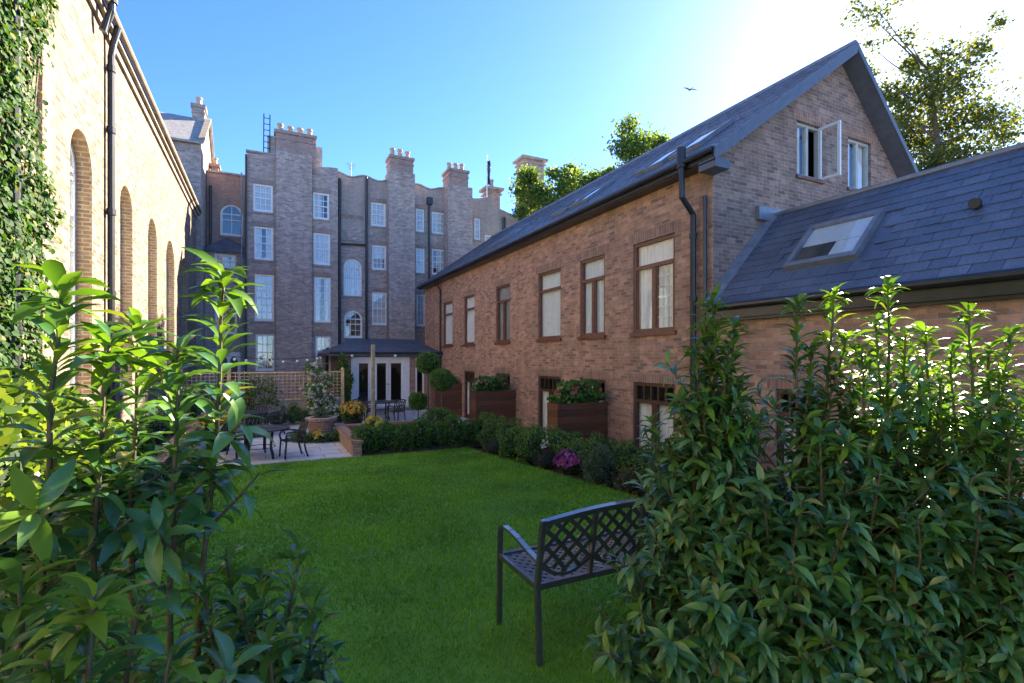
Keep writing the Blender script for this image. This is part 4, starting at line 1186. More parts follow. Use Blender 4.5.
mb = MB(); mb.tube([(fx, 30, 10.8), (fx, 30, zY(487, 155, 30))], [.05, .03], 8); mesh_child(mb, 'flagpole', M['white'], t3)

# flag hanging on the pole: flown from it, a thing of its own
zt = zY(487, 160, 30); mb = MB()
for k in range(8):
    za, zb = zt - k * .2, zt - (k + 1) * .2
    def pr(z, k): return [(fx + .04, 30 + .02 * math.sin(k), z), (fx + .14 + .03 * math.sin(k * 1.4), 30 + .1 * math.cos(k), z), (fx + .22 + .03 * math.sin(k * .9), 30 - .03, z)]
    A, B = pr(za, k), pr(zb, k + 1)
    for j in range(2): mb.poly([A[j], A[j + 1], B[j + 1], B[j]])
fl = mb.build('flag', M['flag'], None, smooth=True); so_ = fl.modifiers.new('s', 'SOLIDIFY'); so_.thickness = .01
tag(fl, 'dark flag hanging limp on the rooftop flagpole', 'flag')

# metal ladder fixed by the big chimney
lx0, lx1 = onY(263.5, 28.5), onY(269.5, 28.5); z0_, z1_ = 11.6, zY(266, 117, 28.5)
t = thing('roof_ladder', 'dark metal ladder standing upright against the broad chimney', 'ladder', (lx0, 28.5, z0_))
for x in (lx0, lx1):
    mb = MB(); mb.bar((x, 28.15, z0_), (x + .02, 28.15, z1_), .05, .05); mesh_child(mb, 'rail', M['iron'], t)
z = z0_ + .3
while z < z1_:
    mb = MB(); mb.tube([(lx0, 28.15, z), (lx1, 28.15, z)], .02, 6); mesh_child(mb, 'rung', M['iron'], t); z += .3
# aerial
ax_ = onY(351, 31); mb = MB(); mb.tube([(ax_, 31, 11.5), (ax_, 31, zY(351, 163, 31))], .022, 6)
for k in range(5): 
    zz = zY(351, 164 + k * 1.4, 31); mb.tube([(ax_ - .3 + .04 * k, 31, zz), (ax_ + .3 - .04 * k, 31, zz)], .012, 5)
tag(mb.build('roof_aerial', M['lead']), 'thin television aerial on the parapet above the stair windows', 'aerial')

# ================================================================== GARDEN ROOM
gr = thing('garden_room', 'single storey garden room with white glazed doors and hipped slate roof', 'building', (5, 23, -.6))
Y0 = 23.0; PG = lambda u, z, d: (u, Y0 + d, z)
GX0, GX1 = onY(345, Y0), 7.48
fz = -.30
dops = [(onY(351, Y0), onY(409.5, Y0), fz, zY(380, 357, Y0)), (onY(415.5, Y0), onY(424, Y0), fz, zY(420, 358, Y0))]
mb = MB(); wall_face(mb, PG, GX0, GX1, -.6, 2.12, dops, reveal=.1)
mb.poly([(GX0, Y0, -.6), (GX0, 27.9, -.6), (GX0, 27.9, 2.12), (GX0, Y0, 2.12)])
mb.poly([(GX1, Y0, -.6), (GX1, 27.9, -.6), (GX1, 27.9, 2.12), (GX1, Y0, 2.12)])
mesh_child(mb, 'wall', M['garden_brick'], gr)
mb = MB(); mb.box(GX0 + .1, GX1 - .1, 26.5, 26.6, fz, 2.1); mb.box(GX0 + .1, GX1 - .1, Y0 + .15, 26.5, 2.05, 2.1); mb.box(GX0 + .02, GX1 - .02, Y0 + .12, 26.5, fz - .05, fz); mesh_child(mb, 'partition', M['dark_room'], gr)
def gx(p): return onY(p, Y0)
a, b, c, d = dops[0]
fr = MB(); ff = .16
pbox(fr, PG, a + .004, gx(356.5), c, d - .004, -.02, .08); pbox(fr, PG, gx(403.5), b - .004, c, d - .004, -.02, .08)
pbox(fr, PG, gx(356.5), gx(403.5), d - .18, d - .004, -.02, .08); pbox(fr, PG, gx(370.5), gx(374.5), c, d - .18, -.018, .08); pbox(fr, PG, gx(356.5), gx(403.5), c, c + .06, -.018, .08)
mesh_child(fr, 'door_frame', M['white'], gr)
for (p0, p1) in ((356.5, 370.5), (374.5, 388.4), (388.6, 403.5)):
    u0, u1 = gx(p0) + .004, gx(p1) - .004
    l = MB(); z0, z1 = c + .063, d - .183; w_ = .10
    pbox(l, PG, u0, u0 + w_, z0, z1, .0, .06); pbox(l, PG, u1 - w_, u1, z0, z1, .0, .06); pbox(l, PG, u0 + w_, u1 - w_, z0, z0 + .16, .0, .06); pbox(l, PG, u0 + w_, u1 - w_, z1 - w_, z1, .0, .06)
    lo = mesh_child(l, 'glazed_door', M['white'], gr)
    g = MB(); g.poly([PG(u0 + w_, z0 + .16, .03), PG(u1 - w_, z0 + .16, .03), PG(u1 - w_, z1 - w_, .03), PG(u0 + w_, z1 - w_, .03)]); g.build('pane', M['glass'], lo)
    if p0 > 360:
        h = MB(); uh = u1 - .05 if p0 < 380 else u0 + .05
        h.tube([PG(uh, z0 + .95, 0), PG(uh, z0 + .95, -.05), PG(uh - .1, z0 + .95, -.05)], .012, 6); h.build('handle', M['iron'], lo)
a, b, c, d = dops[1]; l = MB()
pbox(l, PG, a, a + .07, c, d - .004, .0, .06); pbox(l, PG, b - .07, b, c, d - .004, .0, .06); pbox(l, PG, a + .07, b - .07, c, c + .12, 0, .06); pbox(l, PG, a + .07, b - .07, d - .1, d - .004, 0, .06)
lo = mesh_child(l, 'glazed_door', M['white'], gr)
g = MB(); g.poly([PG(a + .07, c + .1, .03), PG(b - .07, c + .1, .03), PG(b - .07, d - .1, .03), PG(a + .07, d - .1, .03)]); g.build('pane', M['glass'], lo)
ex0, ex1, ey0 = onY(329, 22.75), 7.478, 22.65
ez = 2.16; tz = zY(390, 339, 27.9); tx0 = onY(354, 27.9)
mb = MB()
mb.poly([(ex0, ey0, ez), (ex1, ey0, ez), (ex1, 27.9, tz), (tx0, 27.9, tz)])
mb.poly([(ex0, ey0, ez), (tx0, 27.9, tz), (ex0, 27.9, ez)])
mb.box(ex0, ex1, ey0, ey0 + .03, ez - .16, ez - .004); mb.box(ex0, ex0 + .03, ey0 + .03, 27.9, ez - .16, ez - .004)
mb.poly([(ex0 + .03, ey0 + .03, ez - .1), (ex1, ey0 + .03, ez - .1), (ex1, Y0, ez - .1), (ex0 + .03, Y0, ez - .1)])
mesh_child(mb, 'roof', M['slate_flat'], gr)
mb = MB(); mb.tube([(ex0, ey0 - .05, ez - .03), (ex1, ey0 - .05, ez - .03)], .055, 8); mesh_child(mb, 'gutter', M['iron'], gr)
for p in (352, 395, 426):
    mb = MB(); x = onY(p, ey0 - .02); mb.ball((x, ey0 - .06, ez - .16), .07, .07, .07, 10, 6); mesh_child(mb, 'eaves_lamp', M['bulb'], gr, smooth=True)
# steps
mb = MB(); mb.box(onY(347, 22.2), 6.6, 21.7, 22.98, -.598, -.45); mb.box(onY(349, 22.4), 6.5, 22.2, 22.98, -.447, -.302)
structure('steps', mb, M['pave'])
PZ = -0.60      # patio level
# ================================================================== GRASS
def make_grass():
    N0 = 420000
    x = nrng.uniform(LX0, LX1 + .03, N0); y = nrng.uniform(-.5, LY1 - .02, N0)
    dist = np.hypot(x, y)
    keep = nrng.uniform(0, 1, N0) < np.clip((3.0 / np.maximum(dist, .5)) ** 1.0, .22, 1)
    keep &= (x * 0.4415 + y * .897) > 0.4
    x, y, dist = x[keep], y[keep], dist[keep]
    n = len(x)
    pos = np.stack([x, y, .14 - .055 * y - .004], 1)
    a = nrng.uniform(0, 2 * np.pi, n); tilt = np.abs(nrng.normal(0, .62, n))
    d = np.stack([np.cos(a) * np.sin(tilt), np.sin(a) * np.sin(tilt), np.cos(tilt)], 1)
    up = np.stack([np.cos(a + 1.3), np.sin(a + 1.3), np.full(n, .1)], 1)
    patch = .75 + .5 * (np.sin(x * 2.1 + np.sin(y * 1.3) * 2) * np.sin(y * 1.7 + np.sin(x * 1.1)) * .5 + .5)
    h = nrng.uniform(.022, .05, n) * patch
    wid = np.clip(.0028 * np.maximum(dist, 2.0) / 2.0, .0028, .012)
    tm = (np.array([(-.5, 0, 0), (.5, 0, 0), (.38, .55, .10), (0, 1, .32), (-.38, .55, .10)], float), [(0, 1, 2, 4), (4, 2, 3)])
    o = leaf_obj('grass', pos, d, up, h, M['grass'], tmpl=tm, wid=wid)
    tag(o, 'short mown grass covering the lawn', 'grass', kind='stuff')
make_grass()

# ================================================================== FOLIAGE BUILDERS
def shell_foliage(n, r, size, tmpl=TS, rough=.12, seed=0, inner=.75, zmin=-1):
    g = np.random.default_rng(seed)
    d = rdir(n, g)
    lump = 1 + rough * (np.sin(d[:, 0] * 5 + seed) * np.sin(d[:, 1] * 5 + 1.3 * seed) + np.sin(d[:, 2] * 6 + seed * .7)) * .6
    rad = lump * g.uniform(inner, 1.0, n) ** .6
    pos = d * rad[:, None] * np.array(r)
    dirs = d + g.normal(0, .7, (n, 3)) + np.array([0, 0, .35])
    ups = d + g.normal(0, .5, (n, 3))
    k = pos[:, 2] > zmin * r[2]
    return pos[k], dirs[k], ups[k], g.uniform(.7, 1.25, k.sum()) * size

def bush(name, label, cat, loc, r, leaf, n, mat='box', core='box_core', group=None, tmpl=TS, rough=.12, seed=0, parent=None, sink=.15, flowers=None):
    """rounded shrub standing on the ground at loc; flowers = (material, count, size)"""
    pos, d, u, s = shell_foliage(n, r, leaf, tmpl, rough, seed, zmin=-.9)
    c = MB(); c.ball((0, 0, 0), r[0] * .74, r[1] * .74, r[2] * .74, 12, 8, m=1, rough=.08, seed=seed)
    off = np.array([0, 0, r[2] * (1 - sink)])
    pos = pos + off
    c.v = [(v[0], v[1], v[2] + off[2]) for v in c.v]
    if flowers:
        o = thing(name, label, cat, loc, group=group)
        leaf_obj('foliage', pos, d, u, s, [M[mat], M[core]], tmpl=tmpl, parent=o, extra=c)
        fm, fn, fs = flowers
        g = np.random.default_rng(seed + 99)
        fd = rdir(fn * 3, g); fd = fd[fd[:, 2] > .05][:fn]
        fp = np.repeat(fd * np.array(r) * 1.02 + off, 6, 0) + g.normal(0, fs * .15, (len(fd) * 6, 3))
        fdir = np.repeat(fd, 6, 0) * .5 + rdir(len(fd) * 6, g)
        fm = fm if isinstance(fm, list) else [fm]
        fs_ = g.uniform(.8, 1.2, len(fp)) * fs; fu = np.repeat(fd, 6, 0); kind_ = g.integers(0, len(fm), len(fd))
        if len(fd) <= 40:          # few enough to count: every blossom its own part
            for q in range(len(fd)):
                s_ = slice(q * 6, q * 6 + 6)
                leaf_obj('flower', fp[s_], fdir[s_], fu[s_], fs_[s_], [M[fm[kind_[q]]]], tmpl=TR, parent=o)
        else:
            leaf_obj('flowers', fp, fdir, fu, fs_, [M[k] for k in fm], midx=np.repeat(kind_, 6), tmpl=TR, parent=o)
    else:
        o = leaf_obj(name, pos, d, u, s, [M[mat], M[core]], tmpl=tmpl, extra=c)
        o.location = loc
        tag(o, label, cat, group)
    return o

# --- laurels ---------------------------------------------------------
def laurel(name, label, cat, base, shoots, group=None, seed=1, leaf=.135, dens=34, side=6, sidelen=.38, low=.25, whorl=6, youngz=1.55):
    """shoots: list of tip points (world). every shoot is a curved stem from the base with side shoots"""
    rr = random.Random(seed); g = np.random.default_rng(seed)
    root = thing(name, label, cat, base, group=group)
    B = Vector(base); sm = MB()
    Pp, Dd, Uu, Ss, Mi = [], [], [], [], []
    def leaves_on(pts, L, frac0, nleaf, young, lf):
        for k in range(nleaf):
            t = frac0 + (1 - frac0) * ((k + .5) / nleaf) ** .78
            t = min(t, .999)
            seg = t * (len(pts) - 1); i = int(seg); f = seg - i
            p = pts[i].lerp(pts[i + 1], f)
            ax = (pts[i + 1] - pts[i]).normalized()
            a = k * 2.39996 + rr.uniform(-.3, .3)
            s1 = ax.cross(Vector((.3, .2, .9)))
            if s1.length < .1: s1 = ax.cross(Vector((1, 0, 0)))
            s1.normalize(); s2 = ax.cross(s1)
            out = s1 * math.cos(a) + s2 * math.sin(a)
            el = (-.3 + 1.05 * t ** 1.5) + rr.uniform(-.35, .3)
            d = out * math.cos(el) + ax * math.sin(el) + Vector((0, 0, rr.uniform(-.25, .15)))
            Pp.append(p + out * .006); Dd.append(d); Uu.append(ax * 1.0 + out * -.1 + Vector((rr.uniform(-.35, .35), rr.uniform(-.35, .35), .5)))
            Ss.append(lf * rr.uniform(.72, 1.12) * (1 - .22 * max(0, t - .8) / .2))
            Mi.append(1 if (young and t > 1 - young and rr.random() < (.6 if p.z > youngz else .12)) else 0)
        # tip whorl
        if young:
            p = pts[-1]; ax = (pts[-1] - pts[-2]).normalized()
            yg = .85 if p.z > youngz else .18
            nw = whorl if p.z > youngz else 4
            for k in range(nw):
                a = k * 2.39996 + rr.uniform(-.5, .5); s1 = ax.cross(Vector((.3, .2, .9))).normalized(); s2 = ax.cross(s1)
                out = s1 * math.cos(a) + s2 * math.sin(a); el = -.25 + 1.0 * k / nw + rr.uniform(-.3, .25)
                Pp.append(p - ax * .006 * (nw - k)); Dd.append(out * math.cos(el) + ax * math.sin(el) + Vector((rr.uniform(-.2, .2), rr.uniform(-.2, .2), rr.uniform(-.4, .1)))); Uu.append(ax - out * .2 + Vector((rr.uniform(-.5, .5), rr.uniform(-.5, .5), .3))); Ss.append(lf * rr.uniform(.55, .95) * (1.2 if whorl > 8 else 1)); Mi.append(1 if rr.random() < yg else 0)
    for si, tip in enumerate(shoots):
        T = Vector(tip)
        b = B + Vector((rr.uniform(-.10, .10), rr.uniform(-.10, .10), 0))
        mid = b.lerp(T, .5) + Vector((rr.uniform(-.05, .05), rr.uniform(-.05, .05), (T - b).length * .08))
        pts = []
        nn = 12
        for k in range(nn + 1):
            t = k / nn
            pts.append(b * (1 - t) ** 2 + mid * 2 * t * (1 - t) + T * t * t + Vector((rr.uniform(-.006, .006), rr.uniform(-.006, .006), 0)))
        L = (T - b).length
        sm.tube([p - B for p in pts], [.014 - .010 * k / nn for k in range(nn + 1)], 6)
        leaves_on(pts, L, low, int(L * dens), .13, leaf)
        for q in range(side):
            t = low + .02 + (0.72 - low) * (q + rr.random()) / side
            seg = t * nn; i = int(seg); p = pts[i].lerp(pts[i + 1], seg - i)
            a = q * 2.4 + si + rr.uniform(-.5, .5); l = sidelen * rr.uniform(.6, 1.25) * (1.15 - .5 * t)
            d = Vector((math.cos(a), math.sin(a), rr.uniform(.45, 1.3))).normalized()
            sp = [p + d * l * f + Vector((0, 0, .10 * l * f * f)) for f in (0, .25, .5, .75, 1)]
            sm.tube([x - B for x in sp], [.006, .0055, .005, .004, .003], 5)
            leaves_on(sp, l, .2, max(7, int(l * dens * 1.05)), .22 if rr.random() < .45 else 0, leaf * .92)
    sm.build('stems', M['stem'], root, smooth=True)
    pos = np.array([tuple(p - B) for p in Pp])
    leaf_obj('foliage', pos, np.array([tuple(d) for d in Dd]), np.array([tuple(u) for u in Uu]), np.array(Ss), [M['laurel'], M['laurel_young']], midx=Mi, tmpl=TL, parent=root, smooth=True)
    return root

def gz(x, y): return lawn_z(y)
# left foreground
GL = 'laurels at the left edge of the lawn'
laurel('laurel_shrub', 'leafy laurel with upright stem, leftmost in the foreground', 'shrub', (-.50, 1.66, gz(0, 1.66)),
       [pt(60, 285, 1.27), pt(110, 340, 1.4)], GL, seed=3, leaf=.135, dens=27, side=4, sidelen=.22, low=.54, whorl=12)
laurel('laurel_shrub', 'laurel whose tall tip leans right in front of the brick hall and townhouse', 'shrub', (-.30, 1.86, gz(0, 1.86)),
       [pt(226, 272, 1.5), pt(140, 325, 1.55), pt(178, 350, 1.42)], GL, seed=5, leaf=.135, dens=29, side=3, sidelen=.2, low=.56, whorl=12)
laurel('laurel_shrub', 'low laurel with shiny dark leaves at the lower left corner', 'shrub', (-.32, 1.28, gz(0, 1.28)),
       [pt(95, 595, 1.0), pt(20, 580, 1.1), pt(170, 655, 1.05), pt(50, 660, .95), pt(140, 600, 1.2), pt(230, 670, 1.1), pt(0, 650, 1.0)], GL, seed=7, leaf=.12, dens=40, side=4, sidelen=.2, low=.35, youngz=1.38, whorl=10)
laurel('laurel_shrub', 'small laurel shoots reaching over the lawn beside the lower left corner', 'shrub', (.02, 1.72, gz(0, 1.72)),
       [pt(300, 548, 1.65), pt(312, 605, 1.55), pt(225, 555, 1.7), pt(270, 640, 1.4), pt(205, 590, 1.5), pt(262, 570, 1.6), pt(240, 610, 1.5), pt(290, 640, 1.5), pt(325, 655, 1.55), pt(180, 545, 1.65)], GL, seed=9, leaf=.105, dens=46, side=5, sidelen=.2, low=.3, youngz=1.1)
laurel('laurel_shrub', 'laurel with dense dark leaves behind the leftmost stem', 'shrub', (-.75, 2.25, gz(0, 2.25)),
       [pt(40, 535, 2.1), pt(-10, 520, 2.2), pt(150, 585, 2.1), pt(90, 575, 1.9), pt(-30, 550, 2.1)], GL, seed=12, leaf=.12, dens=32, side=4, sidelen=.26, low=.25)
# right foreground
GRT = 'laurels massed at the right of the lawn'
def mass(base, tips, label, seed, extra=(), **k):
    laurel('laurel_shrub', label, 'shrub', (base[0], base[1], gz(0, base[1])), [pt(*t) for t in tips], GRT, seed=seed, **k)
kw = dict(leaf=.112, dens=52, side=10, sidelen=.33, low=.12, whorl=8)
mass((1.95, 1.80), [(714, 298, 2.45), (735, 325, 2.5), (695, 345, 2.4), (725, 365, 2.35), (745, 390, 2.45), (705, 395, 2.3), (735, 440, 2.3), (680, 400, 2.45), (715, 330, 2.4), (708, 360, 2.45), (722, 410, 2.4), (630, 565, 2.3), (600, 640, 2.2), (655, 525, 2.4), (665, 570, 2.25), (652, 420, 2.55), (695, 455, 2.35), (690, 500, 2.2), (728, 345, 2.42), (705, 320, 2.42), (738, 380, 2.4), (640, 612, 2.15), (610, 655, 2.1), (720, 540, 2.05), (670, 640, 1.95), (740, 620, 1.95), (700, 590, 2)],
     'laurel with tall bright tipped column, partly covering the right end of the bench', 21, **kw)
mass((2.25, 1.55), [(797, 302, 2.35), (812, 345, 2.35), (835, 292, 2.35), (848, 335, 2.3), (835, 440, 2.2), (760, 480, 2.1), (820, 430, 2.15), (790, 560, 1.95), (850, 520, 1.95), (760, 640, 1.95), (830, 640, 1.95), (800, 500, 2), (730, 500, 2.2)],
     'laurel with paired tall tips under the roof window', 22, **kw)
mass((2.55, 1.35), [(888, 285, 2.3), (862, 350, 2.25), (900, 410, 2.2), (880, 470, 2.05), (930, 480, 2.05), (900, 560, 1.95), (950, 590, 1.95), (890, 650, 1.95), (875, 320, 2.3), (905, 335, 2.25), (850, 380, 2.3), (920, 370, 2.25), (940, 420, 2.2), (870, 420, 2.2), (920, 520, 1.95), (860, 600, 1.95)],
     'laurel with highest tip against the slate roof eaves', 23, **kw)
mass((2.80, 1.05), [(925, 330, 2.3), (968, 310, 2.35), (950, 350, 2.3), (990, 345, 2.3), (940, 385, 2.2), (1000, 375, 2.25), (985, 440, 2.15), (955, 460, 2.1), (1012, 330, 2.3), (970, 410, 2.2), (1010, 430, 2.1), (980, 500, 1.95), (1030, 520, 1.95), (1000, 600, 1.95), (1040, 380, 2.2), (1060, 460, 2.1), (960, 660, 1.95), (1010, 660, 1.95)],
     'laurel with long shoots at the right edge of the lawn', 24, **kw)
mass((3.3, 2.15), [(890, 385, 3.2), (905, 365, 3.2), (940, 370, 3.1), (800, 470, 3.2), (870, 450, 3.2), (960, 360, 3.1), (880, 430, 3.1), (1000, 380, 3.1), (1040, 400, 3.0)],
     'dark laurel in the second row, in front of the low wing wall', 25, leaf=.115, dens=36, side=8, sidelen=.4, low=.12)

# ================================================================== BENCH
b0 = Vector((1.51, 2.72, lawn_z(3.0)))
bench = thing('garden_bench', 'dark metal lattice garden bench standing on the lawn, seen from behind', 'bench', b0)
BW, BD, SH = 1.22, .60, .49
def bt(pts, r=.017, name='leg', n=8):
    mb = MB(); mb.tube(pts, r, n); return mb.build(name, M['bench'], bench, smooth=True)
def rear_x(z): return -.045 * max(0, z - .45) / .45     # back leans towards -y
for x in (.02, BW - .02):
    gzr = lawn_z(2.72) - lawn_z(3.0) ; gzf = lawn_z(3.3) - lawn_z(3.0)
    mb = MB(); mb.bar((x, 0, gzr), (x, .03, SH), .036, .036, up=(0, 1, 0)); mb.bar((x, .03, SH - .01), (x, -.045, .93), .036, .036, up=(0, 1, 0)); mb.build('leg', M['bench'], bench, bevel=.006)
    # front leg runs up and curves over into the arm
    pts = [(x, .60, gzf), (x, .595, .25), (x, .59, .5), (x, .585, .64)]
    for k in range(1, 8):
        a = math.pi / 2 * k / 7; pts.append((x, .585 - .085 * (1 - math.cos(a)), .64 + .085 * math.sin(a)))
    mb = MB()
    for p, q in zip(pts, pts[1:]): mb.bar(p, q, .036, .026, up=(0, 1, .2))
    mb.build('leg', M['bench'], bench)
    arm = [(x, .50, .725), (x, .40, .722), (x, .28, .705), (x, .15, .675), (x, .005, .655)]
    mb = MB()
    for p, q in zip(arm, arm[1:]): mb.bar(p, q, .042, .022)
    mb.build('arm', M['bench'], bench, bevel=.004)
# seat frame and lattice
mb = MB()
mb.bar((.02, .03, SH), (BW - .02, .03, SH), .035, .04); mb.bar((.02, .585, SH), (BW - .02, .585, SH), .035, .04)
for x in (.02, BW - .02): mb.bar((x, .03, SH + .001), (x, .585, SH + .001), .03, .038)
mb.build('seat_frame', M['bench'], bench, bevel=.004)
mb = MB(); s = .078; x0_, x1_, y0_, y1_ = .035, BW - .035, .045, .57
def clipseg(p, q):
    # clip a segment to the seat rectangle
    t0, t1 = 0.0, 1.0; dx, dy = q[0] - p[0], q[1] - p[1]
    for pp, qq in ((-dx, p[0] - x0_), (dx, x1_ - p[0]), (-dy, p[1] - y0_), (dy, y1_ - p[1])):
        if abs(pp) < 1e-9:
            if qq < 0: return None
        else:
            r_ = qq / pp
            if pp < 0: t0 = max(t0, r_)
            else: t1 = min(t1, r_)
    return None if t0 >= t1 else ((p[0] + dx * t0, p[1] + dy * t0), (p[0] + dx * t1, p[1] + dy * t1))
k = -20
while k < 40:
    c_ = k * s
    for sg, dz in ((1, .0), (-1, .002)):
        seg = clipseg((c_, -.2), (c_ + sg * 1.0, .8))
        if seg: mb.bar((*seg[0], SH + dz), (*seg[1], SH + dz), .033, .010)
    k += 1
mb.build('seat', M['bench'], bench)
# back: one gently arched top rail over three diagonal lattice panels
def backpt(x, z): return (x, .03 - (z - SH) * .17, z)
def ztop(x): return .905 + .045 * math.sin(math.pi * x / BW)
npan = 3; pw = (BW - .04) / npan
mb = MB(); pr = [.02 + (BW - .04) * j / 24 for j in range(25)]
for p, q in zip(pr, pr[1:]): mb.bar(backpt(p, ztop(p)), backpt(q + .002, ztop(q)), .036, .036, up=(0, 1, .2))
mb.build('back_rail', M['bench'], bench)
for i in range(1, npan):
    x = .02 + pw * i
    mb = MB(); mb.bar((x, .03, SH), backpt(x, ztop(x)), .028, .028, up=(0, 1, 0)); mb.build('back_post', M['bench'], bench)
for i in range(npan):
    xa, xb = .036 + pw * i, .004 + pw * (i + 1)
    mb = MB(); zb = .545
    low = lambda x: zb + .075 * (1 - math.sin(math.pi * min(1, max(0, (x - xa) / (xb - xa)))))
    pr = [xa + (xb - xa) * j / 10 for j in range(11)]
    for p, q in zip(pr, pr[1:]): mb.bar(backpt(p, low(p)), backpt(q, low(q)), .024, .020, up=(0, 1, .2))
    for sg in (1, -1):
        for k in range(-7, 12):
            prev = None
            for j in range(0, 25):
                t = j / 24; z = zb + .40 * t
                x = xa + k * .112 + sg * (t - .5) * .40 + .022 * math.sin(math.pi * t)
                ok = xa <= x <= xb and low(x) <= z <= ztop(x)
                cur = (x, z) if ok else None
                if prev and cur:
                    A, B_ = backpt(*prev), backpt(*cur); o_ = .003 * sg
                    mb.bar((A[0], A[1] + o_, A[2]), (B_[0], B_[1] + o_, B_[2]), .030, .010, up=(0, 1, .2))
                prev = cur
    mb.build('back_lattice', M['bench'], bench)

# ================================================================== PATIO FURNITURE
def make_table(label, loc):
    t = thing('patio_table', label, 'table', loc, group='round tables on the patio')
    mb = MB(); mb.lathe((0, 0, .715), [(.66, 0), (.69, .008), (.69, .03), (.67, .036)], 40); mb.build('tabletop', M['iron'], t, bevel=0)
    mb = MB()
    for k in range(10):
        a = k * math.pi / 5; mb.bar((.1 * math.cos(a), .1 * math.sin(a), .7515), (.62 * math.cos(a), .62 * math.sin(a), .7515), .02, .004)
    mb.tube([(.38 * math.cos(a), .38 * math.sin(a), .752) for a in [2 * math.pi * k / 28 for k in range(29)]], .006, 5); mb.build('top_pattern', M['bench'], t)
    for k in range(4):
        a = math.pi / 4 + k * math.pi / 2
        mb = MB(); mb.tube([(.40 * math.cos(a), .40 * math.sin(a), .71), (.36 * math.cos(a), .36 * math.sin(a), .45), (.34 * math.cos(a), .34 * math.sin(a), .25), (.42 * math.cos(a), .42 * math.sin(a), 0)], .028, 8); mb.build('leg', M['iron'], t, smooth=True)
    mb = MB(); mb.tube([(.345 * math.cos(a), .345 * math.sin(a), .28) for a in [2 * math.pi * k / 24 for k in range(25)]], .01, 6); mb.build('stretcher', M['iron'], t)
    return t
def make_chair(label, loc, rz):
    # faces +x locally
    t = thing('patio_chair', label, 'chair', loc, rz, group='cast metal chairs on the patio')
    for s in (-1, 1):
        y = s * .23
        mb = MB(); mb.tube([(.25, y, 0), (.235, y, .22), (.22, y, .42)], .023, 7); mb.build('leg', M['iron'], t, smooth=True)
        mb = MB(); mb.tube([(-.30, y, 0), (-.24, y, .2), (-.20, y, .43), (-.235, y, .66), (-.30, y * .95, .88)], .023, 7); mb.build('leg', M['iron'], t, smooth=True)
        mb = MB(); mb.tube([(.22, y * 1.08, .42), (.24, y * 1.14, .56), (.20, y * 1.16, .645), (.05, y * 1.14, .66), (-.12, y * 1.05, .645), (-.225, y, .62)], .021, 7); mb.build('arm', M['iron'], t, smooth=True)
    mb = MB()
    for k in range(9):
        y = -.22 + .055 * k; mb.bar((-.20, y, .43), (.23, y, .43), .045, .016)
    mb.bar((-.2, -.24, .427), (-.2, .24, .427), .03, .02); mb.bar((.23, -.24, .427), (.23, .24, .427), .03, .02); mb.build('seat', M['iron'], t)
    mb = MB()
    for s in (-1, 1):
        for q in range(-3, 4):
            pts = []
            for j in range(9):
                f = j / 8; z = .48 + .38 * f; y = q * .095 + s * .17 * (f - .5) + .03 * math.sin(math.pi * f) * s
                if abs(y) < .225: pts.append((-.205 - .09 * f, y, z))
            if len(pts) > 2: mb.tube(pts, .016, 5)
    mb.tube([(-.30, -.22, .875), (-.312, -.1, .905), (-.315, 0, .912), (-.312, .1, .905), (-.30, .22, .875)], .021, 7)
    mb.tube([(-.205, -.22, .48), (-.205, .22, .48)], .018, 6)
    mb.build('backrest', M['iron'], t)
    return t
tab = make_table('dark round metal table nearest to the lawn, at the patio edge', (-.12, 14.0, PZ))
dup(tab, (-.62, 18.3, PZ), label='dark round metal table further back, near the trellis')
dup(tab, (4.15, 20.4, PZ), label='dark round metal table near the garden room steps')
ch = make_chair('dark metal lattice back chair at right of the nearest table', (.62, 13.85, PZ), math.pi + .25)
for loc, rz, lab in (((-.75, 14.5, PZ), -.5, 'dark metal chair on the far left side of the nearest table'),
                     ((-.25, 14.95, PZ), -1.5, 'dark metal chair behind the nearest table'),
                     ((.25, 18.2, PZ), math.pi + .15, 'dark metal chair at right of the table near the trellis'),
                     ((-1.35, 18.4, PZ), .1, 'dark metal chair at left of the table near the trellis'),
                     ((-.25, 19.2, PZ), -2.0, 'dark metal chair behind the table near the trellis'),
                     ((3.4, 20.0, PZ), .45, 'dark metal chair at left of the table near the garden room'),
                     ((4.55, 19.4, PZ), 1.9, 'dark metal chair turned its back to the lawn near the garden room'),
                     ((3.75, 21.1, PZ), -1.0, 'dark metal chair between the garden room table and its steps')):
    dup(ch, loc, rz, lab)

# ------------------------------------------------------------------ brick planter on the patio
pl = thing('brick_planter', 'round brick planter flaring out to a stone rim, in the middle of the patio', 'planter', (1.55, 16.6, PZ))
mb = MB(); mb.lathe((0, 0, 0), [(.34, 0), (.34, .1), (.39, .40), (.44, .56)], 24); mb.build('bowl', M['garden_brick'], pl)
mb = MB(); mb.lathe((0, 0, .562), [(.44, 0), (.475, .01), (.475, .09), (.45, .10), (.33, .098)], 24); mb.build('rim', M['garden_brick'], pl)
mb = MB(); mb.lathe((0, 0, .55), [(.36, .0), (.36, .10), (.2, .13)], 16); mb.build('soil', M['soil'], pl)
bush('succulent_plant', 'small grey plant growing in the top of the round brick planter', 'plant', (1.55, 16.6, PZ + .66), (.2, .2, .12), .1, 160, mat='rosemary', seed=4)
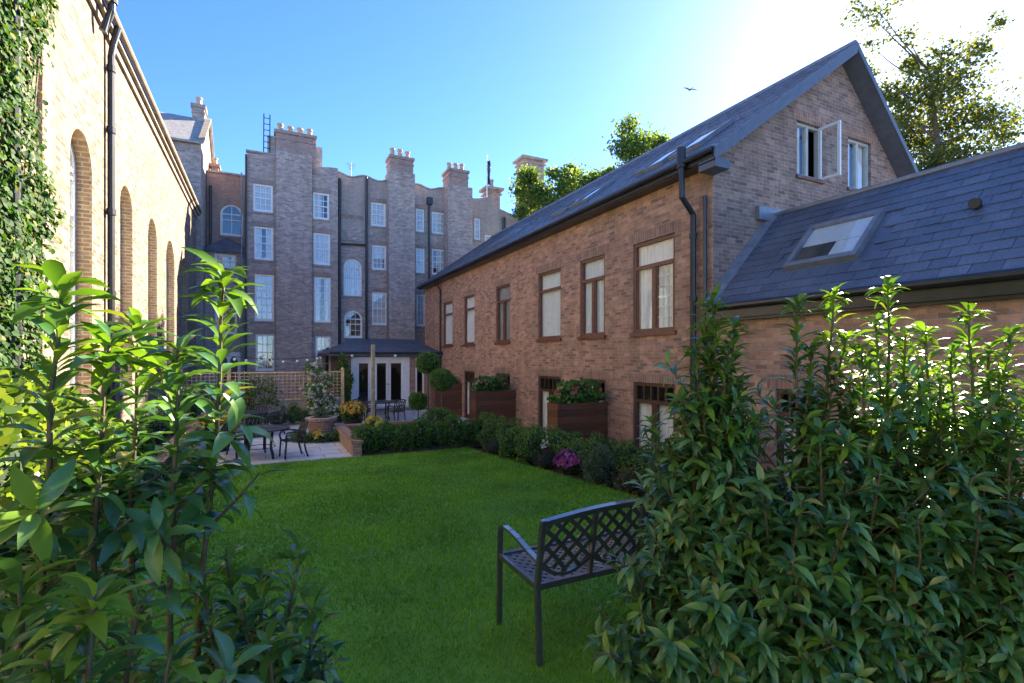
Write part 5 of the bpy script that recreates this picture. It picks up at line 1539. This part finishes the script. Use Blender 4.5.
# plant skirt around its foot, lifted piece by piece
for k in range(9):
    a = -2.9 + k * .42; rr_ = .72 + .06 * math.sin(k * 2)
    bush('edging_plant', 'low green plant in the ring at the foot of the brick planter', 'plant', (1.55 + rr_ * math.cos(a), 16.6 + rr_ * math.sin(a), PZ - .02), (.26, .26, .17), .05, 420, seed=40 + k, group='low plants ringing the brick planter', mat='box' if k % 3 else 'rosemary')
bush('marigold_plant', 'small orange and yellow flowers at the foot of the brick planter', 'plant', (1.42, 15.82, PZ), (.16, .16, .18), .05, 200, seed=61, flowers=(['yellow', 'orange'], 26, .06))

# ------------------------------------------------------------------ pots of chrysanthemums
def pot(label, loc, r, h):
    p = thing('flower_pot', label, 'pot', loc, group='black pots on the patio')
    mb = MB(); mb.lathe((0, 0, 0), [(r * .72, 0), (r * .95, h * .85), (r * 1.06, h * .86), (r * 1.06, h), (r * .9, h), (r * .88, h * .9)], 22); mb.build('body', M['black_pot'], p, smooth=False)
    mb = MB(); mb.lathe((0, 0, h * .86), [(r * .88, 0), (r * .3, .03)], 16); mb.build('soil', M['soil'], p)
pot('black pot left of the nearest patio table, filled with yellow flowers', (-1.12, 15.6, PZ), .32, .46)
bush('chrysanthemum', 'dome of yellow and orange flowers in the left black pot', 'plant', (-1.12, 15.6, PZ + .42), (.42, .42, .33), .06, 700, seed=71, mat='hedge_leaf', flowers=(['yellow', 'orange', 'yellow'], 110, .075))
pot('black pot right of the brick planter, filled with yellow flowers', (2.62, 17.4, PZ), .32, .46)
bush('chrysanthemum', 'dome of yellow flowers in the pot right of the brick planter', 'plant', (2.62, 17.4, PZ + .42), (.40, .40, .32), .06, 700, seed=72, mat='hedge_leaf', flowers=(['yellow', 'yellow', 'orange'], 100, .075))

# ------------------------------------------------------------------ low walls of raised beds
rw_ = thing('raised_bed_wall', 'low red brick wall with brick coping holding the raised bed beside the lawn corner', 'wall', (2.1, 14.6, PZ))
mb = MB(); mb.box(1.98, 2.20, 13.12, 16.6, PZ, -.27); mb.box(2.203, 5.2, 16.4, 16.6, PZ, -.27); mesh_child(mb, 'wall', M['garden_brick'], rw_)
mb = MB(); mb.box(1.94, 2.24, 13.10, 16.64, -.268, -.20); mb.box(2.243, 5.2, 16.36, 16.64, -.268, -.20); mesh_child(mb, 'coping', M['mews_soldier'], rw_)
mb = MB(); mb.box(2.2, 6.0, 14.0, 16.4, -.79, -.34); mb.box(2.2, 6.0, 13.12, 14.0, -.79, -.56); structure('raised_bed_soil', mb, M['soil'])
lw = thing('low_brick_wall', 'long low brick wall edging the patio on its left, towards the hall', 'wall', (-1.75, 16, PZ))
mb = MB(); mb.box(-1.9, -1.68, 10.8, 20.8, PZ - .1, -.02); mesh_child(mb, 'wall', M['garden_brick'], lw)
mb = MB(); mb.box(-1.95, -1.63, 10.75, 20.85, -.018, .05); mesh_child(mb, 'coping', M['mews_soldier'], lw)
mb = MB(); mb.box(-2.79, -1.9, 13.0, 20.8, -.79, -.08); structure('raised_soil', mb, M['soil'])

# ------------------------------------------------------------------ trellis fence
tf = thing('trellis_fence', 'square lattice trellis fence of orange softwood across the back of the patio', 'fence', (0, 21.5, PZ))
TY = 21.5
TX = [-2.75, onY(229, TY), onY(309, TY), onY(342.5, TY)]
tz0, tz1 = .28, 1.34
for x in TX:
    mb = MB(); mb.box(x - .06, x + .06, TY - .06, TY + .06, PZ, 1.44); mb.lathe((x, TY, 1.44), [(.085, 0), (.06, .03), (.05, .06), (.02, .08)], 10); mesh_child(mb, 'post', M['trellis'], tf)
for a, b in zip(TX, TX[1:]):
    mb = MB(); a += .063; b -= .063
    mb.bar((a, TY, tz0), (b, TY, tz0), .04, .05); mb.bar((a, TY, tz1), (b, TY, tz1), .04, .05)
    n = max(2, round((b - a) / .145))
    for k in range(1, n): x = a + (b - a) * k / n; mb.box(x - .012, x + .012, TY - .014, TY - .002, tz0, tz1)
    n = 8
    for k in range(1, n): z = tz0 + (tz1 - tz0) * k / n; mb.box(a, b, TY + .0, TY + .012, z - .012, z + .012)
    mesh_child(mb, 'lattice', M['trellis'], tf)
bw = thing('low_block_wall', 'low rendered block wall under the trellis fence', 'wall', (0, 21.7, PZ))
mb = MB(); mb.box(-2.79, TX[-1] + .05, 21.62, 21.82, PZ, .24); mesh_child(mb, 'wall', M['stone'], bw)

# climbers and shrubs in front of the trellis
def climber(name, label, cat, base, w, h, n, leaf, mat, flowers=None, seed=0, dep=.25):
    g = np.random.default_rng(seed); t = thing(name, label, cat, base)
    sm = MB()
    for k in range(6):
        x = g.uniform(-w * .3, w * .3); pts = [(x * .2, 0, 0)]
        for j in range(1, 6): pts.append((x * .2 + (x * 1.6 - x * .2) * j / 5 + g.uniform(-.06, .06), g.uniform(-.06, .06), h * .95 * j / 5))
        sm.tube(pts, [.02, .016, .013, .01, .008, .004], 5)
    sm.build('stems', M['stem'], t)
    cl = np.stack([g.uniform(-w / 2, w / 2, 26), g.normal(0, dep * .4, 26), g.uniform(.12, 1, 26) * h], 1)
    i = g.integers(0, 26, n); pos = cl[i] + g.normal(0, 1, (n, 3)) * np.array([w * .09, dep * .35, h * .06])
    leaf_obj('foliage', pos, rdir(n, g) + np.array([0, -.4, .1]), rdir(n, g) + np.array([0, -.8, .5]), g.uniform(.7, 1.3, n) * leaf, M[mat], tmpl=TR, parent=t)
    if flowers:
        fm, fn, fs = flowers; i = g.integers(0, 26, fn); c = cl[i] + g.normal(0, 1, (fn, 3)) * np.array([w * .11, dep * .2, h * .07]) + np.array([0, -dep * .6, 0])
        fp = np.repeat(c, 5, 0) + g.normal(0, fs * .2, (fn * 5, 3))
        leaf_obj('flowers', fp, rdir(fn * 5, g) + np.array([0, -.7, .3]), rdir(fn * 5, g), np.full(fn * 5, fs), M[fm], tmpl=TR, parent=t)
    return t
climber('climbing_rose', 'tall climbing rose with white flowers before the right end of the trellis', 'shrub', (1.95, 20.3, PZ), .95, 2.15, 2600, .07, 'box', ('whitef', 130, .085), seed=81, dep=.5)
climber('climbing_plant', 'sparse climber on the trellis panel between its two tall posts', 'shrub', (-.35, 21.2, PZ), 1.5, 1.75, 900, .075, 'hedge_leaf', None, seed=82)
climber('climbing_plant', 'yellow green climber beside the garden room door', 'shrub', (onY(344, 22.6), 22.6, PZ), .55, 2.75, 1500, .09, 'hedge_leaf', None, seed=83, dep=.3)
climber('climbing_plant', 'pale green climber left of the first trellis post', 'shrub', (-1.9, 21.1, PZ), .9, 1.5, 700, .07, 'box', None, seed=84)
for k, (x, r, lab) in enumerate(((-1.1, .26, 'clipped green ball at the foot of the first trellis post'), (.95, .3, 'clipped green ball left of the second trellis post'))):
    bush('topiary_ball', lab, 'shrub', (x, 20.7, PZ), (r, r, r * 1.4), .05, 900, seed=90 + k)
for k, (x, w) in enumerate(((.4, .5), (1.45, .55), (2.6, .45), (-.4, .4))):
    bush('border_shrub', ['spreading green shrub below the sparse climber', 'low green shrub below the climbing rose', 'low green shrub right of the climbing rose', 'small shrub near the first trellis post'][k], 'shrub', (x, 20.4, PZ), (w, .35, .34), .07, 900, mat='box' if k % 2 else 'rosemary', tmpl=TN, seed=95 + k)
# shrubs on the left bed beside the hall
for k, (x, y, r, h, mt) in enumerate(((-2.35, 14.2, .42, .42, 'rosemary'), (-2.3, 15.6, .45, .5, 'box'), (-2.35, 17.2, .4, .45, 'hedge_leaf'), (-2.3, 18.9, .45, .5, 'box'), (-2.35, 20.2, .35, .55, 'rosemary'))):
    bush('border_shrub', ['grey green shrub behind the near end of the long low wall', 'dark round shrub on the long low wall, second from the lawn', 'light green shrub midway along the long low wall', 'dark green shrub beyond the middle of the long low wall', 'grey green shrub at the trellis end of the long low wall'][k], 'shrub', (x, y, -.08), (r, r, h), .06, 1300, mat=mt, seed=110 + k)

# ------------------------------------------------------------------ post and string lights
mb = MB(); x = onY(373, 16); mb.box(x - .055, x + .055, 15.945, 16.055, -.36, 2.32)
tag(mb.build('wooden_post', M['pale_wood'], bevel=.008), 'pale square wooden post standing in the raised bed', 'post')
sl = thing('string_lights', 'festoon lights of white bulbs strung above the trellis from hall to garden room', 'lights', (0, 21.3, 1.9))
pa, pb = Vector((HX + .05, 21.3, 2.35)), Vector((onY(372, 16) + .0, 16.0, 2.25)); pc = Vector((onY(330, 22.6), 22.58, 2.08))
cb = MB()
def caten(a, b, sag, n): return [a.lerp(b, k / n) + Vector((0, 0, -sag * 4 * (k / n) * (1 - k / n))) for k in range(n + 1)]
l1 = caten(pa, pc, .35, 40)
cb.tube(l1, .009, 5); mesh_child(cb, 'cable', M['cable'], sl)
def bulb(p):
    mb = MB(); mb.lathe((p.x, p.y, p.z - .02), [(.02, 0), (.022, -.05)], 8)
    b = mesh_child(mb, 'socket', M['cable'], sl)
    mb = MB(); mb.ball((p.x, p.y, p.z - .11), .055, .055, .06, 10, 8); mb.build('bulb', M['bulb'], b, smooth=True)
for k in range(1, 12): bulb(l1[min(39, int(k * 40 / 12))])

# ------------------------------------------------------------------ clipped standards
def standard(label, loc, h, r, seed):
    t = thing('topiary_tree', label, 'tree', loc, group='clipped ball trees on stems')
    mb = MB(); mb.tube([(0, 0, 0), (.01, .005, h * .5), (0, 0, h)], [.022, .019, .016], 8); mb.build('trunk', M['bark'], t, smooth=True)
    pos, d, u, s = shell_foliage(2600, (r, r, r * .96), .05, seed=seed, rough=.05, inner=.85)
    c = MB(); c.ball((0, 0, 0), r * .82, r * .82, r * .8, 14, 10, m=1, rough=.04, seed=seed)
    c.v = [(v[0], v[1], v[2] + h) for v in c.v]
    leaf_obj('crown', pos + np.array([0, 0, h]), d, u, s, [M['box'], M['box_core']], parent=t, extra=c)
def st_at(px, py, Y, r, base, lab, seed):
    x = onY(px, Y); z = zY(px, py, Y); standard(lab, (x, Y, base), z - base, r, seed)
st_at(428, 363, 15.5, .36, -.34, 'tallest clipped ball tree, its ball before the garden room roof', 131)
st_at(441.5, 380, 14.6, .35, -.34, 'clipped ball tree with lower ball against the red brick mews', 132)
st_at(418, 401, 15.9, .29, -.34, 'shortest clipped ball tree, ball just above the hedge', 133)
bush('topiary_ball', 'large clipped ball shrub under the two taller ball trees', 'shrub', (onY(439, 14.4), 14.4, -.34), (.5, .5, .42), .055, 2200, seed=134)

# ------------------------------------------------------------------ box hedge along the far end of the lawn and the border
words = ['first', 'second', 'third', 'fourth', 'fifth', 'sixth', 'seventh', 'eighth', 'ninth', 'tenth', 'eleventh', 'twelfth', 'thirteenth', 'fourteenth']
GB = 'rounded box shrubs of the low hedge'
px_ = [365, 384, 402, 419, 436, 453, 470, 487]
for k, p in enumerate(px_):
    y = 13.55 + .08 * math.sin(k * 2.1)
    bush('box_shrub', f'{words[k]} rounded box shrub of the far hedge, counted from the brick wall corner', 'shrub', (onY(p, y), y, -.62), (.34 + .03 * math.sin(k * 1.7), .36, .43 + .05 * math.sin(k * 2.9)), .055, 2000, seed=150 + k, group=GB, mat='box')
bush('chrysanthemum', 'pale yellow flowers at the brick wall corner of the far hedge', 'plant', (onY(374, 13.75), 13.75, -.34), (.27, .25, .34), .05, 500, seed=171, mat='hedge_leaf', flowers=(['yellow'], 60, .07))
ys = [12.7, 11.8, 10.9, 10.0, 9.2, 8.4, 7.7, 7.0, 6.3, 5.6, 4.9]
for k, y in enumerate(ys):
    x = 5.66 + .06 * math.sin(k * 1.9); h = .42 + .05 * math.sin(k * 2.3)
    bush('box_shrub', f'{words[k]} box shrub of the border hedge beside the terrace, counted from the far end', 'shrub', (x, y, lawn_z(y) - .08), (.40, .52, h), .05, 2300, seed=200 + k, group=GB, rough=.32)
GP = 'low plants along the front of the border'
front = [(5.22, 11.6, .26, .22, 'heather', None, 'dusky purple plant at the far front of the border'), (5.2, 10.6, .28, .36, 'box', None, 'bright green feathery shrub at the far front of the border'),
         (5.28, 9.75, .34, .42, 'box', None, 'tall feathery green shrub before the border hedge'), (5.22, 9.0, .26, .24, 'heather', None, 'dusky purple plant between the feathery shrubs and pink flowers'),
         (5.3, 8.15, .34, .27, 'heather', (['pink'], 90, .055), 'mound of pink heather flowers at the front of the border'),
         (5.2, 7.1, .26, .36, 'rosemary', None, 'grey green lavender next to the pink flowers'),
         (5.25, 6.35, .25, .22, 'tan', None, 'small tan clipped dome between two lavenders'), (5.28, 5.6, .30, .36, 'rosemary', None, 'grey green lavender nearest to the bench'),
         (5.35, 4.8, .28, .3, 'heather', None, 'dusky purple plant behind the bench'), (5.25, 4.1, .3, .34, 'rosemary', None, 'grey green lavender in the shade of the laurels')]
for k, (x, y, r, h, mt, fl_, lab) in enumerate(front):
    lf = {'box': .055, 'heather': .05, 'rosemary': .085, 'tan': .035}[mt]
    bush('border_plant', lab, 'plant', (x, y, lawn_z(y) - .08), (r, r, h), lf, 1500, mat=mt, tmpl=TN if mt in ('rosemary', 'heather') else TS, seed=230 + k, group=GP, flowers=fl_, rough=.22)
bush('white_flower_plant', 'white flowered plant behind the feathery shrub in the border', 'plant', (5.5, 9.3, lawn_z(9.3)), (.2, .2, .3), .05, 300, seed=260, flowers=(['whitef'], 14, .06))
bush('marigold_plant', 'yellow flowers below the nearest mews door beside the border hedge', 'plant', (5.85, 6.0, lawn_z(6) - .05), (.2, .2, .5), .05, 500, seed=261, flowers=(['yellow'], 18, .07))

# ------------------------------------------------------------------ privacy screens with flower boxes on the terrace
GS = 'wooden planter screens dividing the terrace'
def screen(y, label, xin=6.06):
    t = thing('planter_screen', label, 'planter', ((xin + MX) / 2, y, -.75), group=GS)
    mb = MB(); zt = .84; n = 10
    for k in range(n):
        z0, z1 = -.75 + (zt + .75) * k / n, -.75 + (zt + .75) * (k + 1) / n - .006
        mb.box(xin + .05, MX - .02, y, y + .03, z0, z1); mb.box(xin + .05, MX - .02, y + .45, y + .48, z0, z1)
        mb.box(xin, xin + .045, y + .002, y + .478, z0, z1)
    mesh_child(mb, 'planks', M['plank'], t)
    mb = MB(); mb.box(xin + .06, MX - .03, y + .04, y + .44, .70, .78); mesh_child(mb, 'soil', M['soil'], t)
    return t
sc = [(20.05, 'planter screen farthest along the terrace, nearest the garden room', 6.3), (14.93, 'planter screen in the middle of the three clearly seen along the mews', 6.06), (9.93, 'nearest clearly seen planter screen, with pink flowers on top', 6.06), (5.75, 'planter screen half hidden behind the laurels', 6.06)]
for y, lab, xi in sc: screen(y, lab, xi)
bush('geranium', 'leafy geranium with pink red flowers on the nearest planter screen', 'plant', (6.80, 10.15, .78), (.62, .24, .26), .085, 1100, seed=300, tmpl=TR, rough=.5, flowers=(['red', 'red', 'yellow'], 34, .085))
bush('geranium', 'leafy geranium without many flowers on the middle planter screen', 'plant', (6.70, 15.15, .78), (.55, .24, .24), .085, 900, seed=301, tmpl=TR, rough=.5, flowers=(['whitef', 'red'], 26, .055))
bush('geranium', 'leafy geranium on the farthest planter screen', 'plant', (6.85, 20.3, .78), (.5, .22, .2), .085, 700, seed=302, tmpl=TR, rough=.3)

# ================================================================== IVY ON THE HALL
def ivy():
    t = thing('ivy', 'green ivy climbing the near end of the sunlit brick hall', 'plant', (HX, 8.3, -.4))
    g = nrng; n = 42000
    y = g.uniform(3.5, 9.25, n); z = g.uniform(-.4, 9.2, n)
    edge = 8.9 + .22 * np.sin(z * 1.9) + .13 * np.sin(z * 5.1)
    edge = np.where((z > 4.4) & (z < 5.6), edge - .35, edge)
    k = y < edge; y, z = y[k], z[k]
    hole = (np.sin(y * 3.1 + z * 1.3) + np.sin(z * 2.7 - y * 2.0) + g.normal(0, .5, len(y))) < 2.1
    y, z = y[hole], z[hole]; n = len(y)
    x = HX + .03 + np.abs(g.normal(.06, .06, n)) + .05 * (np.sin(y * 4) * np.sin(z * 3.3) + 1)
    pos = np.stack([x, y, z], 1)
    d = np.stack([g.normal(.25, .3, n), g.normal(0, .5, n), g.normal(-.8, .4, n)], 1)
    u = np.stack([np.full(n, 1.0), g.normal(0, .4, n), g.normal(.5, .3, n)], 1)
    pos -= np.array([HX, 8.3, -.4])
    leaf_obj('foliage', pos, d, u, g.uniform(.045, .09, n), M['ivy'], tmpl=TR, parent=t)
    mb = MB()
    for q in range(9):
        yy = 4 + q * .6; pts = [(.04, yy - 8.3 + .25 * math.sin(zz * .8 + q), zz) for zz in [k * .9 for k in range(11)]]
        mb.tube(pts, [.03 - .0022 * k for k in range(11)], 5)
    mb.build('stems', M['bark'], t)
ivy()

# sunlit shrubs between the lawn and the hall
GH = 'sunlit shrubs below the hall wall'
hs = [(-2.3, 3.4, .5, 1.15, 'sunlit shrub below the hall wall, nearest of the row'), (-2.3, 4.6, .52, 1.25, 'sunlit shrub below the hall wall, second of the row'), (-2.32, 5.9, .5, 1.2, 'sunlit shrub under the ivy'),
      (-2.35, 7.2, .5, 1.2, 'sunlit shrub under the right edge of the ivy'), (-2.35, 8.6, .5, 1.0, 'sunlit shrub just past the ivy edge'), (-2.3, 10.0, .48, .7, 'darker shrub near the first visible arched window'), (-2.3, 11.6, .5, .6, 'dark shrub below the black drainpipe')]
for k, (x, y, r, h, lab) in enumerate(hs):
    bush('garden_shrub', lab, 'shrub', (x, y, lawn_z(y) - .1), (r, .75, h), .085, 2600, mat='hedge_leaf' if k < 5 else 'box', tmpl=TR, seed=320 + k, group=GH, rough=.3)
for k, (x, y) in enumerate(((-1.75, 11.3), (-1.6, 12.4), (-1.85, 9.9))):
    bush('garden_shrub', ['dark low shrub at the far left corner of the lawn', 'dark low shrub between lawn corner and long low wall', 'dark low shrub on the left lawn edge'][k], 'shrub', (x, y, lawn_z(y) - .08), (.5, .5, .38), .07, 1500, mat='box', tmpl=TN, seed=340 + k, rough=.25)

# ================================================================== TREES
def tree(name, label, base, clumps, n, leaf, mat, seed, trunk_r=.22, lean=None, group=None):
    """clumps: (center, radius, weight)"""
    g = np.random.default_rng(seed); rr = random.Random(seed)
    t = thing(name, label, 'tree', base, group=group)
    B = Vector(base)
    cs = [Vector(c[0]) for c in clumps]
    top = max(cs, key=lambda c: c.z); cen = sum(cs, Vector()) / len(cs)
    mb = MB()
    tr = [Vector((0, 0, 0))]
    end = Vector((cen.x - B.x, cen.y - B.y, (top.z - B.z) * .86))
    for k in range(1, 9):
        f = k / 8; tr.append(Vector((end.x * f ** 1.6 + rr.uniform(-.12, .12), end.y * f ** 1.6 + rr.uniform(-.12, .12), end.z * f)))
    mb.tube(tr, [trunk_r * (1 - .85 * k / 8) for k in range(9)], 10)
    mb.build('trunk', M['bark'], t, smooth=True)
    lb = MB()
    W = np.array([c[2] for c in clumps], float); W /= W.sum()
    P_, D_, U_ = [], [], []
    for (c, r, w), wt in zip(clumps, W):
        C = Vector(c) - B
        # limb from the trunk, starting below the clump
        zt = max(.25 * end.z, min(C.z - r * .6 - .25 * math.hypot(C.x - end.x, C.y - end.y), end.z * .97))
        f = zt / end.z * 8; i = min(7, int(f)); s = tr[i].lerp(tr[i + 1], f - i)
        m = s.lerp(C, .5) + Vector((rr.uniform(-.2, .2), rr.uniform(-.2, .2), -.12 * (C - s).length))
        pts = [s * (1 - q) ** 2 + m * 2 * q * (1 - q) + C * q * q for q in [j / 7 for j in range(8)]]
        r0 = max(.02, trunk_r * .35 * (1 - .6 * zt / end.z))
        lb.tube(pts, [r0 * (1 - .8 * j / 7) for j in range(8)], 6)
        nc = max(20, int(n * wt)); sub = max(4, int(nc / 60))
        sc_ = rdir(sub, g) * (g.uniform(.1, 1, (sub, 1)) ** .5) * r * np.array([1, 1, .85])
        for q in sc_:
            e = C + Vector(q); lb.tube([C.lerp(e, 0), C.lerp(e, .5) + Vector((0, 0, -.05)), e], [.018, .012, .006], 4)
        ii = g.integers(0, sub, nc)
        p = np.array(C) + sc_[ii] + g.normal(0, 1, (nc, 3)) * r * np.array([.33, .33, .27])
        P_.append(p); D_.append(rdir(nc, g) + np.array([0, 0, -.5])); U_.append(rdir(nc, g) + np.array([0, 0, .8]))
    lb.build('branches', M['bark'], t)
    P_ = np.concatenate(P_)
    leaf_obj('crown', P_, np.concatenate(D_), np.concatenate(U_), g.uniform(.7, 1.3, len(P_)) * leaf, M[mat], tmpl=TR, parent=t)
def clp(lst, s, seed):
    rr = random.Random(seed)
    out = []
    for (px, py, r, w) in lst:
        ss = s * rr.uniform(.95, 1.06)
        out.append((pt(px, py, ss), r * ss / F, w))
    return out
# big tree behind the gable (sun shines through it)
big = clp([(880, 12, 24, .7), (872, 45, 10, .15), (862, 5, 12, .2), (925, 95, 26, 2.0), (960, 78, 30, 2.4), (985, 45, 13, .5), (998, 18, 9, .25), (918, 140, 26, 2.2), (950, 125, 34, 3.4), (985, 118, 24, 2.0),
           (1005, 132, 14, .8), (932, 165, 22, 2.2), (965, 160, 26, 2.4), (905, 115, 16, .9), (940, 60, 18, .8), (908, 35, 14, .35), (893, 150, 16, 1.2), (975, 185, 40, 3), (925, 200, 35, 3), (1000, 160, 16, .8), (900, 185, 20, 1.5), (880, 120, 10, .4), (890, 95, 14, 1.2), (897, 130, 14, 1.2), (905, 65, 12, .6), (870, 75, 8, .2)], 22, 4)
tree('deciduous_tree', 'tall open tree behind the gable with the sun shining through it', (25.0, 10.6, -.8), big, 19000, .12, 'tree_leaf_dark', 5, .3)
mid = clp([(632, 128, 13, 1), (640, 145, 17, 2), (622, 150, 12, 1.2), (652, 150, 14, 1.2), (665, 142, 8, .4), (634, 168, 20, 2), (660, 170, 14, 1), (610, 170, 8, .5), (690, 150, 10, .35), (700, 146, 6, .2), (650, 195, 25, 1.5)], 30, 6)
tree('birch_tree', 'light green tree rising highest above the long slate roof', (20.0, 23.7, -.8), mid, 7500, .15, 'tree_leaf', 6, .2)
m2 = clp([(575, 180, 14, 1.5), (592, 185, 13, 1.5), (605, 182, 8, .5), (560, 192, 14, 1.5), (585, 200, 18, 2), (610, 195, 10, .7), (552, 175, 8, .4), (570, 172, 8, .5)], 33, 7)
tree('broadleaf_tree', 'low rounded tree over the slate roof ridge, between birch and far chimney', (18.6, 27.8, -.8), m2, 6500, .15, 'tree_leaf', 7, .2)
m3 = clp([(528, 178, 11, 1.5), (524, 195, 12, 1.5), (540, 190, 12, 1.5), (532, 205, 13, 1.5), (548, 205, 12, 1), (519, 212, 8, .6), (535, 225, 16, 1)], 30.5, 8)
tree('broadleaf_tree', 'yellow green tree in front of the capped far chimney', (15.4, 26.9, -.8), m3, 6000, .14, 'tree_leaf', 8, .16)

# bird
bp = pt(690, 90, 60); t = MB()
t.tube([(-.32, 0, 0), (-.12, 0, .03), (.1, 0, .02), (.28, 0, 0)], [.02, .09, .08, .02], 8)
for s in (-1, 1):
    t.hexa([(-.12, s * .05, .02), (.12, s * .05, .02), (.16, s * .5, .18), (-.06, s * .5, .18), (-.12, s * .05, .05), (.12, s * .05, .05), (.16, s * .5, .2), (-.06, s * .5, .2)])
    t.hexa([(-.06, s * .5, .18), (.16, s * .5, .18), (-.02, s * 1.0, .08), (-.1, s * 1.0, .08), (-.06, s * .5, .2), (.16, s * .5, .2), (-.02, s * 1.0, .09), (-.1, s * 1.0, .09)])
t.hexa([(-.3, -.03, 0), (-.3, .03, 0), (-.55, .12, .0), (-.55, -.12, .0), (-.3, -.03, .02), (-.3, .03, .02), (-.55, .12, .015), (-.55, -.12, .015)])
o = t.build('bird', M['bird'], smooth=False); o.location = bp; o.rotation_euler = (0, 0, R(80)); tag(o, 'dark gull flying high in the sky above the mews roof', 'bird')
